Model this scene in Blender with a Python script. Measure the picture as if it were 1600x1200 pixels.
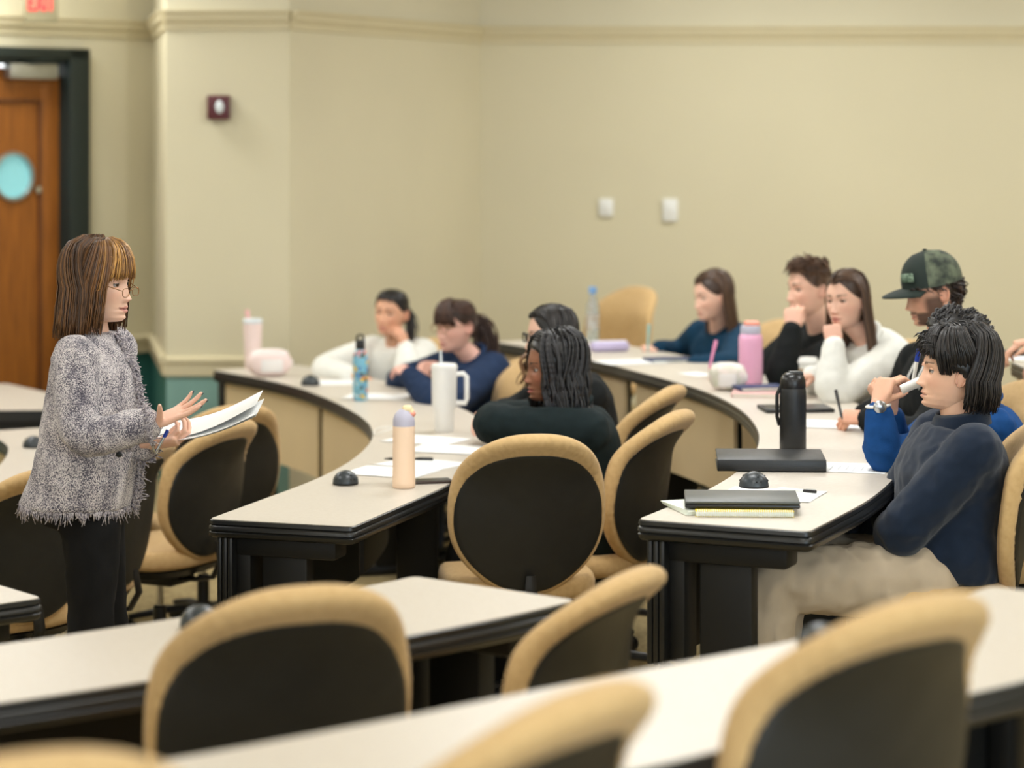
import bpy, bmesh, math, random
import numpy as np
from mathutils import Vector, Matrix, Quaternion, noise

for o in list(bpy.data.objects): bpy.data.objects.remove(o, do_unlink=True)
SC = bpy.context.scene
COL = SC.collection
random.seed(7)
PI = math.pi

# ------------------------------------------------------------------ camera
CAM_H = 1.94
FPX = 3778.0                      # 85 mm on a 36 mm wide sensor, 1600 px frame
cd = bpy.data.cameras.new('camera'); cam = bpy.data.objects.new('camera', cd); COL.objects.link(cam)
cam.location = (0, 0, CAM_H); cam.rotation_euler = (PI/2, 0, 0)
cd.lens = 85; cd.sensor_width = 36; cd.shift_y = -0.25
cd.clip_end = 100
cd.dof.use_dof = True; cd.dof.focus_distance = 7.15; cd.dof.aperture_fstop = 2.0
SC.camera = cam
# ------------------------------------------------------------------ world, lights, exposure
wd = bpy.data.worlds.new('world'); SC.world = wd; wd.use_nodes = True
wd.node_tree.nodes['Background'].inputs[0].default_value = (.94, .98, 1.0, 1)
wd.node_tree.nodes['Background'].inputs[1].default_value = 1.25
vs = SC.view_settings
vs.view_transform = 'Standard'; vs.look = 'None'; vs.gamma = 1; vs.exposure = 0.87
vs.use_curve_mapping = False
CEIL = 3.35
def area(name, loc, sx, sy, power, col=(1, .93, .82), rot=(0, 0, 0)):
    l = bpy.data.lights.new(name, 'AREA'); l.shape = 'RECTANGLE'; l.size = sx; l.size_y = sy
    l.energy = power; l.color = col
    o = bpy.data.objects.new(name, l); COL.objects.link(o); o.location = loc; o.rotation_euler = rot
    return o
LAMPS = [(x, y) for y in (1.6, 4.4, 7.2, 10.0) for x in (-3.2, 0.4, 3.4)]+[(-2.75, 12.2), (1.6, 12.8), (4.4, 12.8)]
for x, y in LAMPS:
    area('ceiling_lamp_light', (x, y, CEIL - .06), 1.15, .55, 9.5 if y < 6 else 18.5, (.91, .96, 1.0))
# daylight from the window wall behind and to the right of the photographer
area('window_daylight', (3.6, -1.6, 1.9), 3.4, 1.6, 70, (.55, .80, 1.0), (math.radians(80), 0, math.radians(28)))

# ------------------------------------------------------------------ helpers
def srgb(r, g, b):
    f = lambda c: (c/255/12.92) if c/255 <= .04045 else ((c/255+.055)/1.055)**2.4
    return (f(r), f(g), f(b), 1)
def W(px, py, y):                 # a point of the place at depth y
    return Vector(((px-800)*y/FPX, y, CAM_H-(py-200)*y/FPX))
def PZ(px, py, z):                # a point of the place on the level z
    y = FPX*(CAM_H-z)/(py-200)
    return Vector(((px-800)*y/FPX, y, z))

MATS = {}
def mat(name, col, rough=.6, metal=0, spec=.5, var=0, vscale=20, bump=0, bscale=200, col2=None,
        attr=False, sheen=0, trans=0, emit=None, estr=0, coat=0, sss=0, stretch=None, alpha=1, detail=4):
    m = bpy.data.materials.new(name); m.use_nodes = True
    nt = m.node_tree; b = nt.nodes['Principled BSDF']
    b.inputs['Base Color'].default_value = col
    b.inputs['Roughness'].default_value = rough; b.inputs['Metallic'].default_value = metal
    b.inputs['Specular IOR Level'].default_value = spec
    if sheen: b.inputs['Sheen Weight'].default_value = sheen
    if trans: b.inputs['Transmission Weight'].default_value = trans
    if coat: b.inputs['Coat Weight'].default_value = coat
    if sss:
        b.inputs['Subsurface Weight'].default_value = sss
        b.inputs['Subsurface Radius'].default_value = (.012, .005, .003)
        b.inputs['Subsurface Scale'].default_value = 1
    if emit:
        b.inputs['Emission Color'].default_value = emit; b.inputs['Emission Strength'].default_value = estr
    tc = nt.nodes.new('ShaderNodeTexCoord'); src = tc.outputs['Object']
    if stretch:
        mp = nt.nodes.new('ShaderNodeMapping'); mp.inputs['Scale'].default_value = stretch
        nt.links.new(src, mp.inputs['Vector']); src = mp.outputs['Vector']
    csock = None
    if attr:
        a = nt.nodes.new('ShaderNodeAttribute'); a.attribute_name = 'Col'; csock = a.outputs['Color']
    n = nt.nodes.new('ShaderNodeTexNoise'); n.inputs['Scale'].default_value = vscale; n.inputs['Detail'].default_value = detail
    nt.links.new(src, n.inputs['Vector'])
    mx = nt.nodes.new('ShaderNodeMix'); mx.data_type = 'RGBA'
    c2 = col2 if col2 else tuple(c*(1-var) for c in col[:3])+(1,)
    if csock:
        mx.blend_type = 'MULTIPLY'; mx.inputs[0].default_value = 1
        nt.links.new(csock, mx.inputs[6])
        rp = nt.nodes.new('ShaderNodeMapRange'); rp.inputs[3].default_value = 1-var; rp.inputs[4].default_value = 1+var*.6
        nt.links.new(n.outputs['Fac'], rp.inputs[0]); nt.links.new(rp.outputs[0], mx.inputs[7])
    else:
        rp = nt.nodes.new('ShaderNodeMapRange'); rp.inputs[1].default_value = .35; rp.inputs[2].default_value = .65
        nt.links.new(n.outputs['Fac'], rp.inputs[0]); nt.links.new(rp.outputs[0], mx.inputs[0])
        mx.inputs[6].default_value = col; mx.inputs[7].default_value = c2
    nt.links.new(mx.outputs[2], b.inputs['Base Color'])
    if bump:
        n2 = nt.nodes.new('ShaderNodeTexNoise'); n2.inputs['Scale'].default_value = bscale; n2.inputs['Detail'].default_value = 3
        nt.links.new(src, n2.inputs['Vector'])
        bp = nt.nodes.new('ShaderNodeBump'); bp.inputs['Strength'].default_value = bump; bp.inputs['Distance'].default_value = .004
        nt.links.new(n2.outputs['Fac'], bp.inputs['Height']); nt.links.new(bp.outputs[0], b.inputs['Normal'])
    MATS[name] = m
    return m

class MB:
    """collects geometry for one mesh"""
    def __init__(s): s.v = []; s.f = []; s.c = []; s.usecol = False
    def add(s, vs, fs, col=None):
        o = len(s.v); s.v += [tuple(p) for p in vs]; s.f += [tuple(i+o for i in f) for f in fs]
        if col is not None: s.usecol = True
        if col is not None and len(col) == len(vs) and not isinstance(col[0], (float, int)): s.c += list(col)
        else: s.c += [col if col is not None else (1, 1, 1)]*len(vs)
        return s
    def join(s, o):
        n = len(s.v); s.v += o.v; s.f += [tuple(i+n for i in f) for f in o.f]; s.c += o.c; s.usecol |= o.usecol; return s
    def xf(s, M):
        s.v = [tuple(M @ Vector(p)) for p in s.v]; return s
    def box(s, c, d, bev=0, rz=0, col=None, seg=2):
        bm = bmesh.new(); bmesh.ops.create_cube(bm, size=1)
        bmesh.ops.scale(bm, vec=d, verts=bm.verts)
        if bev: bmesh.ops.bevel(bm, geom=bm.edges[:], offset=bev, segments=seg, affect='EDGES', profile=.5)
        M = Matrix.Translation(c) @ Matrix.Rotation(rz, 4, 'Z')
        bm.verts.index_update()
        s.add([M @ v.co for v in bm.verts], [[v.index for v in f.verts] for f in bm.faces], col); bm.free(); return s
    def lathe(s, prof, c=(0, 0, 0), n=24, M=None, col=None, sq=1.0, cap=True):
        vs = []; fs = []
        for r, z in prof:
            for k in range(n):
                a = 2*PI*k/n; vs.append((r*math.cos(a), r*math.sin(a)*sq, z))
        m = len(prof)
        for i in range(m-1):
            for k in range(n): fs.append((i*n+k, i*n+(k+1) % n, (i+1)*n+(k+1) % n, (i+1)*n+k))
        if cap: fs.append(tuple(range(n))[::-1]); fs.append(tuple((m-1)*n+k for k in range(n)))
        T = Matrix.Translation(c) @ (M if M else Matrix())
        s.add([T @ Vector(p) for p in vs], fs, col); return s
    def tube(s, pts, rad, n=8, col=None, cap=True, flat=1.0, up=None):
        pts = [Vector(p) for p in pts]; m = len(pts)
        if not hasattr(rad, '__len__'): rad = [rad]*m
        vs = []; fs = []
        t0 = (pts[1]-pts[0]).normalized()
        u = up.copy() if up is not None else (Vector((0, 0, 1)) if abs(t0.z) < .9 else Vector((1, 0, 0)))
        for i in range(m):
            t = (pts[min(i+1, m-1)]-pts[max(i-1, 0)])
            t = t.normalized() if t.length > 1e-9 else t0
            u = (u-t*u.dot(t))
            u = u.normalized() if u.length > 1e-6 else t.orthogonal().normalized()
            w = t.cross(u)
            for k in range(n):
                a = 2*PI*k/n
                vs.append(pts[i]+(u*(math.cos(a)*flat)+w*math.sin(a))*rad[i])
        for i in range(m-1):
            for k in range(n): fs.append((i*n+k, i*n+(k+1) % n, (i+1)*n+(k+1) % n, (i+1)*n+k))
        if cap: fs.append(tuple(range(n))[::-1]); fs.append(tuple((m-1)*n+k for k in range(n)))
        s.add(vs, fs, col); return s
    def prism(s, poly, z0, z1, col=None):
        n = len(poly)
        vs = [(p[0], p[1], z0) for p in poly]+[(p[0], p[1], z1) for p in poly]
        fs = [(i, (i+1) % n, n+(i+1) % n, n+i) for i in range(n)]+[tuple(range(n))[::-1], tuple(range(n, 2*n))]
        s.add(vs, fs, col); return s
    def ball(s, c, r, n=16, m=10, M=None, col=None):
        r = (r, r, r) if not hasattr(r, '__len__') else r
        vs = [(0, 0, -1)]; fs = []
        for i in range(1, m):
            p = -PI/2+PI*i/m
            for k in range(n):
                a = 2*PI*k/n; vs.append((math.cos(p)*math.cos(a), math.cos(p)*math.sin(a), math.sin(p)))
        vs.append((0, 0, 1)); top = len(vs)-1
        for k in range(n): fs.append((0, 1+(k+1) % n, 1+k)); fs.append((top, 1+(m-2)*n+k, 1+(m-2)*n+(k+1) % n))
        for i in range(m-2):
            for k in range(n): fs.append((1+i*n+k, 1+i*n+(k+1) % n, 1+(i+1)*n+(k+1) % n, 1+(i+1)*n+k))
        T = Matrix.Translation(c) @ (M.to_4x4() if M else Matrix()) @ Matrix.Diagonal((*r, 1))
        s.add([T @ Vector(p) for p in vs], fs, col); return s

def obj(name, mb, m, parent=None, smooth=40, loc=None, rot=None):
    me = bpy.data.meshes.new(name)
    me.from_pydata(mb.v, [], mb.f); me.update()
    if mb.usecol:
        a = me.color_attributes.new('Col', 'FLOAT_COLOR', 'POINT')
        arr = np.ones((len(mb.v), 4), np.float32); arr[:, :3] = np.array([c[:3] for c in mb.c], np.float32)
        a.data.foreach_set('color', arr.ravel())
    bm = bmesh.new(); bm.from_mesh(me); bmesh.ops.recalc_face_normals(bm, faces=bm.faces[:]); bm.to_mesh(me); bm.free()
    if smooth:
        me.shade_smooth()
        if smooth < 180: me.set_sharp_from_angle(angle=math.radians(smooth))
    me.materials.append(MATS[m] if isinstance(m, str) else m)
    o = bpy.data.objects.new(name, me); COL.objects.link(o)
    if parent: o.parent = parent
    if loc is not None: o.location = loc
    if rot is not None: o.rotation_euler = rot
    return o
def tag(o, label, cat, group=None):
    o['label'] = label; o['category'] = cat
    if group: o['group'] = group
    return o
def thing(name, label, cat, loc=(0, 0, 0), rz=0, group=None):
    o = bpy.data.objects.new(name, None); COL.objects.link(o); o.location = loc; o.rotation_euler = (0, 0, rz)
    o.empty_display_size = .1
    return tag(o, label, cat, group)
def struct(name, mb, m, parent=None, smooth=30):
    o = obj(name, mb, m, parent, smooth)
    if not parent: o['kind'] = 'structure'
    return o
def copy_tree(o, parent=None):
    c = o.copy(); COL.objects.link(c); c.parent = parent
    for ch in list(o.children): copy_tree(ch, c)
    return c

# ------------------------------------------------------------------ materials
mat('wall_paint', srgb(206, 198, 170), .75, spec=.25, var=.03, vscale=1.5, bump=.05, bscale=300)
mat('frieze_paint', srgb(208, 201, 176), .75, spec=.25, var=.03, vscale=1.5)
mat('trim_paint', srgb(204, 193, 160), .5, spec=.35, var=.03, vscale=3)
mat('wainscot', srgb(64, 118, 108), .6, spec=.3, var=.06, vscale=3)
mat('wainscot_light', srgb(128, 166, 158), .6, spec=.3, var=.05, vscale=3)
mat('ceiling_paint', srgb(232, 228, 216), .85, var=.03, vscale=4)
mat('carpet', srgb(184, 166, 124), .95, spec=.1, col2=srgb(154, 136, 100), vscale=40, bump=.6, bscale=500)
mat('door_wood', srgb(150, 90, 32), .42, spec=.4, col2=srgb(126, 74, 26), vscale=6, stretch=(9, 9, .6), bump=.05)
mat('door_wood_dark', srgb(104, 58, 22), .45, col2=srgb(84, 46, 18), vscale=6, stretch=(9, 9, .6))
mat('dark_frame', srgb(24, 36, 34), .45, var=.1)
mat('porthole_glass', srgb(128, 186, 190), .12, emit=srgb(122, 186, 192), estr=.26, var=.04)  # faint emission put into the pane in place of light coming through
mat('metal', srgb(176, 178, 176), .35, metal=.9, var=.06)
mat('chrome', srgb(205, 205, 205), .18, metal=1, var=.03)
mat('laminate', srgb(206, 198, 186), .36, spec=.45, col2=srgb(201, 192, 179), vscale=90, bump=.02, bscale=600)
mat('black_edge', srgb(24, 25, 25), .32, spec=.55, var=.15)
mat('black_panel', srgb(22, 22, 21), .5, spec=.35, var=.15, vscale=12)
mat('tan_panel', srgb(216, 194, 154), .55, spec=.35, var=.05, vscale=3)
mat('panel_joint', srgb(120, 100, 70), .7, var=.05)
mat('shell', srgb(33, 33, 31), .42, spec=.45, var=.18, vscale=25, bump=.12, bscale=700)
mat('chair_black', srgb(20, 20, 20), .4, spec=.5, var=.12)
mat('chair_fabric', srgb(205, 172, 122), .85, spec=.2, col2=srgb(196, 162, 112), vscale=60, bump=.25, bscale=900, sheen=.15)
# ------------------------------------------------------------------ room shell
# level 0 = tier of the second row; the front of the room lies 0.14 lower, the outer rows higher
def catmull(pts, step=.06):
    P = [Vector((p[0], p[1])) for p in pts]; out = []
    Q = [P[0]*2-P[1]]+P+[P[-1]*2-P[-2]]
    for i in range(1, len(Q)-2):
        n = max(2, int((Q[i+1]-Q[i]).length/step))
        for k in range(n):
            t = k/n; a, b, c, d = Q[i-1], Q[i], Q[i+1], Q[i+2]
            out.append(.5*((2*b)+(c-a)*t+(2*a-5*b+4*c-d)*t*t+(3*b-a-3*c+d)*t**3))
    out.append(P[-1]); return out
def offset(c, d):                 # to the right-hand side of the running direction
    out = []
    for i in range(len(c)):
        t = (c[min(i+1, len(c)-1)]-c[max(i-1, 0)]).normalized()
        out.append(c[i]+Vector((t.y, -t.x))*d)
    return out
C_IN = [(-.935, 7.42), (-.815, 7.80), (-.700, 8.17), (-.619, 8.52), (-.569, 8.87), (-.546, 9.21), (-.550, 9.47), (-.578, 9.76), (-.632, 10.05), (-.712, 10.36), (-.815, 10.70), (-.970, 11.12), (-1.120, 11.43), (-1.274, 11.68), (-1.488, 11.99)]
D_IN = [(.336, 6.55), (.444, 6.79), (.567, 7.08), (.682, 7.43), (.779, 7.84), (.836, 8.22), (.862, 8.58), (.861, 9.0), (.828, 9.40), (.758, 9.80), (.655, 10.17), (.535, 10.54), (.380, 11.0), (.075, 11.68), (-.10, 12.0)]
E_IN = [(-2.75, 5.62), (-2.35, 5.88), (-1.95, 6.17), (-1.506, 6.544)]
B_IN = [(-2.6, 4.16), (-1.9, 4.46), (-1.45, 4.70), (-1.05, 4.97), (-.709, 5.25), (-.355, 5.58), (-.232, 5.725)]
A_IN = [(-2.2, 2.85), (-1.4, 3.08), (-.9, 3.29), (-.513, 3.52), (-.20, 3.76), (.107, 4.02), (.523, 4.36), (.78, 4.63), (.962, 4.86)]
F_IN = [(1.72, 6.9), (1.85, 7.6), (1.93, 8.3), (1.965, 8.9), (1.96, 9.52)]
T1, T2, T3 = 0.0, .14, .28

base = MB().box((0, 7, -.24), (16, 22, .2)); struct('floor', base, 'carpet', smooth=0)
def tier(name, curve, z0, z1, off):
    c = offset(catmull(curve, .15), -off)
    poly = [(p.x, p.y) for p in c]+[(c[-1].x, 16), (8, 16), (8, -3), (c[0].x, -3)]
    n = len(poly); bm = bmesh.new()
    lo = [bm.verts.new((x, y, z0)) for x, y in poly]; hi = [bm.verts.new((x, y, z1)) for x, y in poly]
    f = bm.faces.new(hi)
    for i in range(n): bm.faces.new((lo[i], lo[(i+1) % n], hi[(i+1) % n], hi[i]))
    bmesh.ops.triangulate(bm, faces=[f]); bm.verts.index_update()
    mb = MB().add([v.co for v in bm.verts], [[v.index for v in q.verts] for q in bm.faces]); bm.free()
    return struct(name, mb, 'carpet', smooth=0)
row1 = [(-6, 4.6), (-4, 5.0)]+E_IN[:3]+[(-1.72, 6.45), (-1.78, 6.9), (-1.62, 7.35), (-1.15, 7.62)]+C_IN[2:]+[(-1.9, 12.5), (-2.6, 13.0)]
row2 = [(-6, 3.4), (-3.6, 3.85)]+B_IN[:-1]+[(.05, 6.1)]+D_IN+[(-.4, 12.5), (-.9, 13.2)]
row3 = [(-6, 2.3), (-3.4, 2.6)]+A_IN[:-1]+[(1.25, 5.5), (1.5, 6.2)]+F_IN+[(1.88, 10.3), (1.7, 11.2), (1.3, 12.4), (.7, 13.4)]
tier('floor_tier_1', row1, -.14, T1, .12); tier('floor_tier_2', row2, T1-.001, T2, .08); tier('floor_tier_3', row3, T2-.001, T3, .06)

# walls: plan points (x, y)
DW0 = Vector((-6.5, 9.115)); DW1 = Vector((-2.185, 13.72))     # wall with the door
DW2 = Vector((-2.06, 13.9)); PI0 = Vector((-1.787, 12.5)); PI1 = Vector((-1.151, 12.5)); CR = Vector((-.187, 14.5)); RE = Vector((6.5, 14.5))
RAIL_Z, CHAIR_Z = 2.50, .71
def wallseg(name, a, b, z0, z1, m, th=.14):
    d = (b-a).normalized(); n = Vector((-d.y, d.x))     # away from the room
    q = [a, b, b+n*th, a+n*th]
    return struct(name, MB().prism([(p.x, p.y) for p in q], z0, z1), m, smooth=0)
def railseg(name, a, b, prof, m):
    d = (b-a).normalized(); n = Vector((d.y, -d.x)); mb = MB()
    e0 = a-d*.0; e1 = b+d*.0
    vs = [(e.x+n.x*o, e.y+n.y*o, z) for e in (e0, e1) for o, z in prof]
    k = len(prof)
    fs = [(i, (i+1) % k, k+(i+1) % k, k+i) for i in range(k)]+[tuple(range(k)), tuple(range(k, 2*k))]
    mb.add(vs, fs); return struct(name, mb, m, smooth=0)
crown = [(-.01, RAIL_Z-.055), (.012, RAIL_Z-.05), (.016, RAIL_Z-.02), (.034, RAIL_Z+.0), (.038, RAIL_Z+.028), (.05, RAIL_Z+.04), (.05, RAIL_Z+.05), (-.01, RAIL_Z+.05)]
chair = [(-.01, CHAIR_Z-.05), (.022, CHAIR_Z-.05), (.022, CHAIR_Z+.012), (.036, CHAIR_Z+.02), (.036, CHAIR_Z+.04), (.012, CHAIR_Z+.05), (-.01, CHAIR_Z+.05)]
segs = [('door', DW0, DW1), ('recess', DW1, DW2), ('return', DW2, PI0), ('pillar', PI0, PI1), ('left', PI1, CR), ('back', CR, RE)]
for i, (nm, a, b) in enumerate(segs):
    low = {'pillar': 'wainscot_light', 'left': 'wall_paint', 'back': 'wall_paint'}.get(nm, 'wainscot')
    if nm == 'door':
        d = (b-a).normalized()
        o0, o1 = 2.23-1.18, 2.23-.16      # opening along the wall, measured back from the corner
        L = (b-a).length
        DA, DB = b-d*1.36, b-d*.30
        wallseg('wall_door_side', a, DA, CHAIR_Z, CEIL, 'wall_paint'); wallseg('wall_door_side_low', a, DA, -.14, CHAIR_Z, low)
        wallseg('wall_door_post', DB, b, CHAIR_Z, CEIL, 'wall_paint'); wallseg('wall_door_post_low', DB, b, -.14, CHAIR_Z, low)
        wallseg('wall_door_head', DA, DB, 2.375, CEIL, 'wall_paint')
        railseg('trim_%d' % (i+1), a, b, crown, 'trim_paint'); railseg('trim_%d' % (i+11), DB, b, chair, 'trim_paint')
        continue
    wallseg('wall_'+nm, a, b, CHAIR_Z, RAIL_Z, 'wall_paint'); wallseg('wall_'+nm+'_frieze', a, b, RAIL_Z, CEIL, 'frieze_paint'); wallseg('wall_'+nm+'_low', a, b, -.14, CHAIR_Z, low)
    railseg('trim_%d' % (i+1), a, b, crown, 'trim_paint')
    if nm not in ('left', 'back'): railseg('trim_%d' % (i+11), a, b, chair, 'trim_paint')
struct('wall_right', MB().box((6.6, 6.5, 1.6), (.2, 16.2, 3.6)), 'wall_paint', smooth=0)
struct('wall_front', MB().box((-6.6, 6.0, 1.6), (.2, 15, 3.6)), 'wall_paint', smooth=0)
struct('ceiling', MB().box((0, 6, CEIL+.05), (14, 19, .1)), 'ceiling_paint', smooth=0)
mat('lamp_diffuser', srgb(255, 248, 236), .5, emit=(1, .94, .84, 1), estr=4.0)
mat('white_metal', srgb(228, 228, 224), .5, var=.03)
for q, (x, y) in enumerate(LAMPS):
    rw = ('behind the camera', 'above the nearest desk', 'above the middle of the room', 'above the far seats', 'close to the back wall')[q//3]; cw = ('left', 'middle', 'right')[q % 3]
    t = thing('ceiling_lamp', '%s recessed white ceiling light panel %s' % (cw, rw), 'ceiling lamp', (x, y, CEIL), 0, 'ceiling light panels')
    f = MB()
    for sx, sy, w, h in ((0, .3, 1.24, .04), (0, -.3, 1.24, .04), (.6, 0, .04, .6), (-.6, 0, .04, .6)): f.box((sx, sy, -.015), (w, h, .03))
    obj('frame', f, 'white_metal', t, 0); obj('diffuser', MB().box((0, 0, -.005), (1.16, .56, .01)), 'lamp_diffuser', t, 0)

# ------------------------------------------------------------------ door
d = (DW1-DW0).normalized(); nin = Vector((d.y, -d.x)); ang = math.atan2(d.y, d.x)
dw = (DB-DA).length
dr = bpy.data.objects.new('door_1', None); COL.objects.link(dr); dr['kind'] = 'structure'
dr.location = (DA.x, DA.y, -.14); dr.rotation_euler = (0, 0, ang)     # local x along the wall, local -y into the room
H = 2.52
fr = MB()
fr.box((dw-.07, .05, H/2), (.14, .22, H), .006).box((.04, .05, H/2), (.08, .22, H), .006).box((dw/2, .05, H-.03), (dw, .22, .06), .006)
obj('frame', fr, 'dark_frame', dr)
lx0, lx1 = .08, dw-.14; lw = lx1-lx0
hx, hz = lx1-.30, 1.94+.14-.265                     # porthole centre
leaf = MB()
stile = .125
def holed(x0, x1, z0, z1, cx, cz, r, y0, y1, n=48):
    """slab with a round hole"""
    ang_ = [2*PI*k/n for k in range(n)]; vs = []; fs = []
    def edge(a):
        c, s_ = math.cos(a), math.sin(a); t = 1e9
        if c > 1e-9: t = min(t, (x1-cx)/c)
        if c < -1e-9: t = min(t, (x0-cx)/c)
        if s_ > 1e-9: t = min(t, (z1-cz)/s_)
        if s_ < -1e-9: t = min(t, (z0-cz)/s_)
        return cx+c*t, cz+s_*t
    for y in (y0, y1):
        for a in ang_: vs.append((cx+r*math.cos(a), y, cz+r*math.sin(a)))
        for a in ang_: e = edge(a); vs.append((e[0], y, e[1]))
    for k in range(n):
        q = (k+1) % n
        fs += [(k, q, n+q, n+k), (2*n+k, 2*n+q, 3*n+q, 3*n+k), (k, q, 2*n+q, 2*n+k)]
    for cx_, cz_ in ((x0, z0), (x1, z0), (x1, z1), (x0, z1)):
        a = math.atan2(cz_-cz, cx_-cx) % (2*PI); k = int(a/(2*PI)*n)
        o = len(vs); vs += [(cx_, y0, cz_), (cx_, y1, cz_)]; q = (k+1) % n
        fs += [(n+k, n+q, o), (3*n+k, 3*n+q, o+1)]
    return vs, fs
leaf.box((lx0+stile/2, .06, 1.19), (stile, .045, 2.36), .003).box((lx1-stile/2, .06, 1.19), (stile, .045, 2.36), .003)
leaf.box((lx0+lw/2, .06, 2.32), (lw-2*stile, .045, .18), .003).box((lx0+lw/2, .06, .12), (lw-2*stile, .045, .22), .003)
lf = obj('leaf', leaf, 'door_wood', dr)
v, f = holed(lx0+stile, lx1-stile, .23, 2.23, hx, hz, .125, .052, .078)
obj('door_panel', MB().add(v, f), 'door_wood', lf, 20)
bead = MB()
for x in (lx0+stile, lx1-stile): bead.box((x, .045, 1.23), (.022, .022, 2.02), .006)
for z in (.23, 2.23): bead.box((lx0+lw/2, .045, z), (lw-2*stile, .022, .022), .006)
obj('panel_moulding', bead, 'door_wood_dark', lf)
ring = MB(); R = Matrix.Rotation(PI/2, 4, 'X')
ring.lathe([(.115, -.02), (.138, -.02), (.141, .0), (.135, .024), (.120, .026), (.115, .01), (.115, -.02)], (hx, .06, hz), 40, R, cap=False)
obj('porthole_ring', ring, 'metal', lf); obj('porthole_glass', MB().lathe([(.001, -.003), (.12, -.003), (.12, .003), (.001, .003)], (hx, .062, hz), 40, R), 'porthole_glass', lf)
obj('lock_rose', MB().lathe([(.001, 0), (.022, 0), (.02, .012), (.001, .014)], (hx+.155, .038, hz-.075), 20, R), 'chrome', lf)
cl = MB().box((lx1-.22, -.005, H-.13), (.32, .07, .085), .01); co = obj('door_closer', cl, 'metal', lf)
obj('closer_arm', MB().tube([(lx1-.33, -.01, H-.09), (lx1-.2, -.06, H-.075), (lx1+.03, -.02, H-.06)], .012, 8).box((lx1-.25, .01, H-.075), (.44, .05, .035), .005), 'dark_frame', lf)
# no corridor is built; the pane's own glow stands for its light

# ------------------------------------------------------------------ exit sign, alarm, wall plates
mat('sign_body', srgb(142, 134, 104), .4, var=.04); mat('sign_red', srgb(225, 30, 40), .4, emit=srgb(255, 30, 45), estr=.35, var=.03)
et = thing('exit_sign', 'lit exit sign with red letters above the wooden door', 'exit sign', (0, 0, 0))
ex = W(64, 0, 12.9)
et.location = (ex.x, ex.y, 1.94+.60); et.rotation_euler = (0, 0, ang*.35)
obj('body', MB().box((0, 0, .1), (.175, .06, .27), .008), 'sign_body', et)
def strokes(mb, segs, x, z, s, y, th):
    for a, b in segs:
        p = Vector((x+a[0]*s, y, z+a[1]*s*1.7)); q = Vector((x+b[0]*s, y, z+b[1]*s*1.7))
        dd = (q-p); L = dd.length; M = Matrix.Translation((p+q)/2) @ Matrix.Rotation(math.atan2(dd.z, dd.x), 4, 'Y').inverted()
        bx_ = MB().box((0, 0, 0), (L+th, .004, th)); bx_.xf(M); mb.join(bx_)
EX = {'E': [((0, 0), (0, 1)), ((0, 1), (.6, 1)), ((0, .5), (.5, .5)), ((0, 0), (.6, 0))], 'X': [((0, 0), (.7, 1)), ((0, 1), (.7, 0))], 'I': [((.1, 0), (.1, 1))], 'T': [((.3, 0), (.3, 1)), ((0, 1), (.6, 1))]}
let = MB(); x = -.066
for ch, adv in (('E', .82), ('X', .92), ('I', .42), ('T', .7)):
    strokes(let, EX[ch], x, .03, .047, -.033, .0125); x += adv*.047
obj('letters', let, 'sign_red', et, 0)
mat('maroon', srgb(84, 24, 32), .45, var=.08); mat('clear_white', srgb(215, 222, 226), .2, var=.05)
al = thing('fire_alarm', 'dark maroon fire alarm box with clear strobe on the pillar', 'fire alarm', (0, 0, 0))
p = W(343, 168, 12.5); al.location = (p.x, 12.5, p.z)
obj('housing', MB().box((0, -.03, 0), (.115, .06, .125), .006), 'maroon', al)
obj('strobe', MB().ball((.008, -.062, .002), (.022, .02, .034), 16, 10), 'clear_white', al)
obj('speaker_grille', MB().box((-.035, -.061, 0), (.022, .006, .09), .002), 'maroon', al)
for px, py, w, h, lab in ((947, 324, .085, .105, 'left of the pair of small white wall plates on the back wall'), (1047, 328, .09, .135, 'right, taller one of the pair of small white wall plates')):
    p = W(px, py, 14.5); t = thing('wall_plate', lab, 'wall plate', (p.x, 14.5, p.z))
    obj('cover', MB().box((0, -.012, 0), (w, .024, h), .006), 'white_metal', t); obj('switch', MB().box((0, -.027, 0), (.025, .012, .05), .003), 'white_metal', t)

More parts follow.
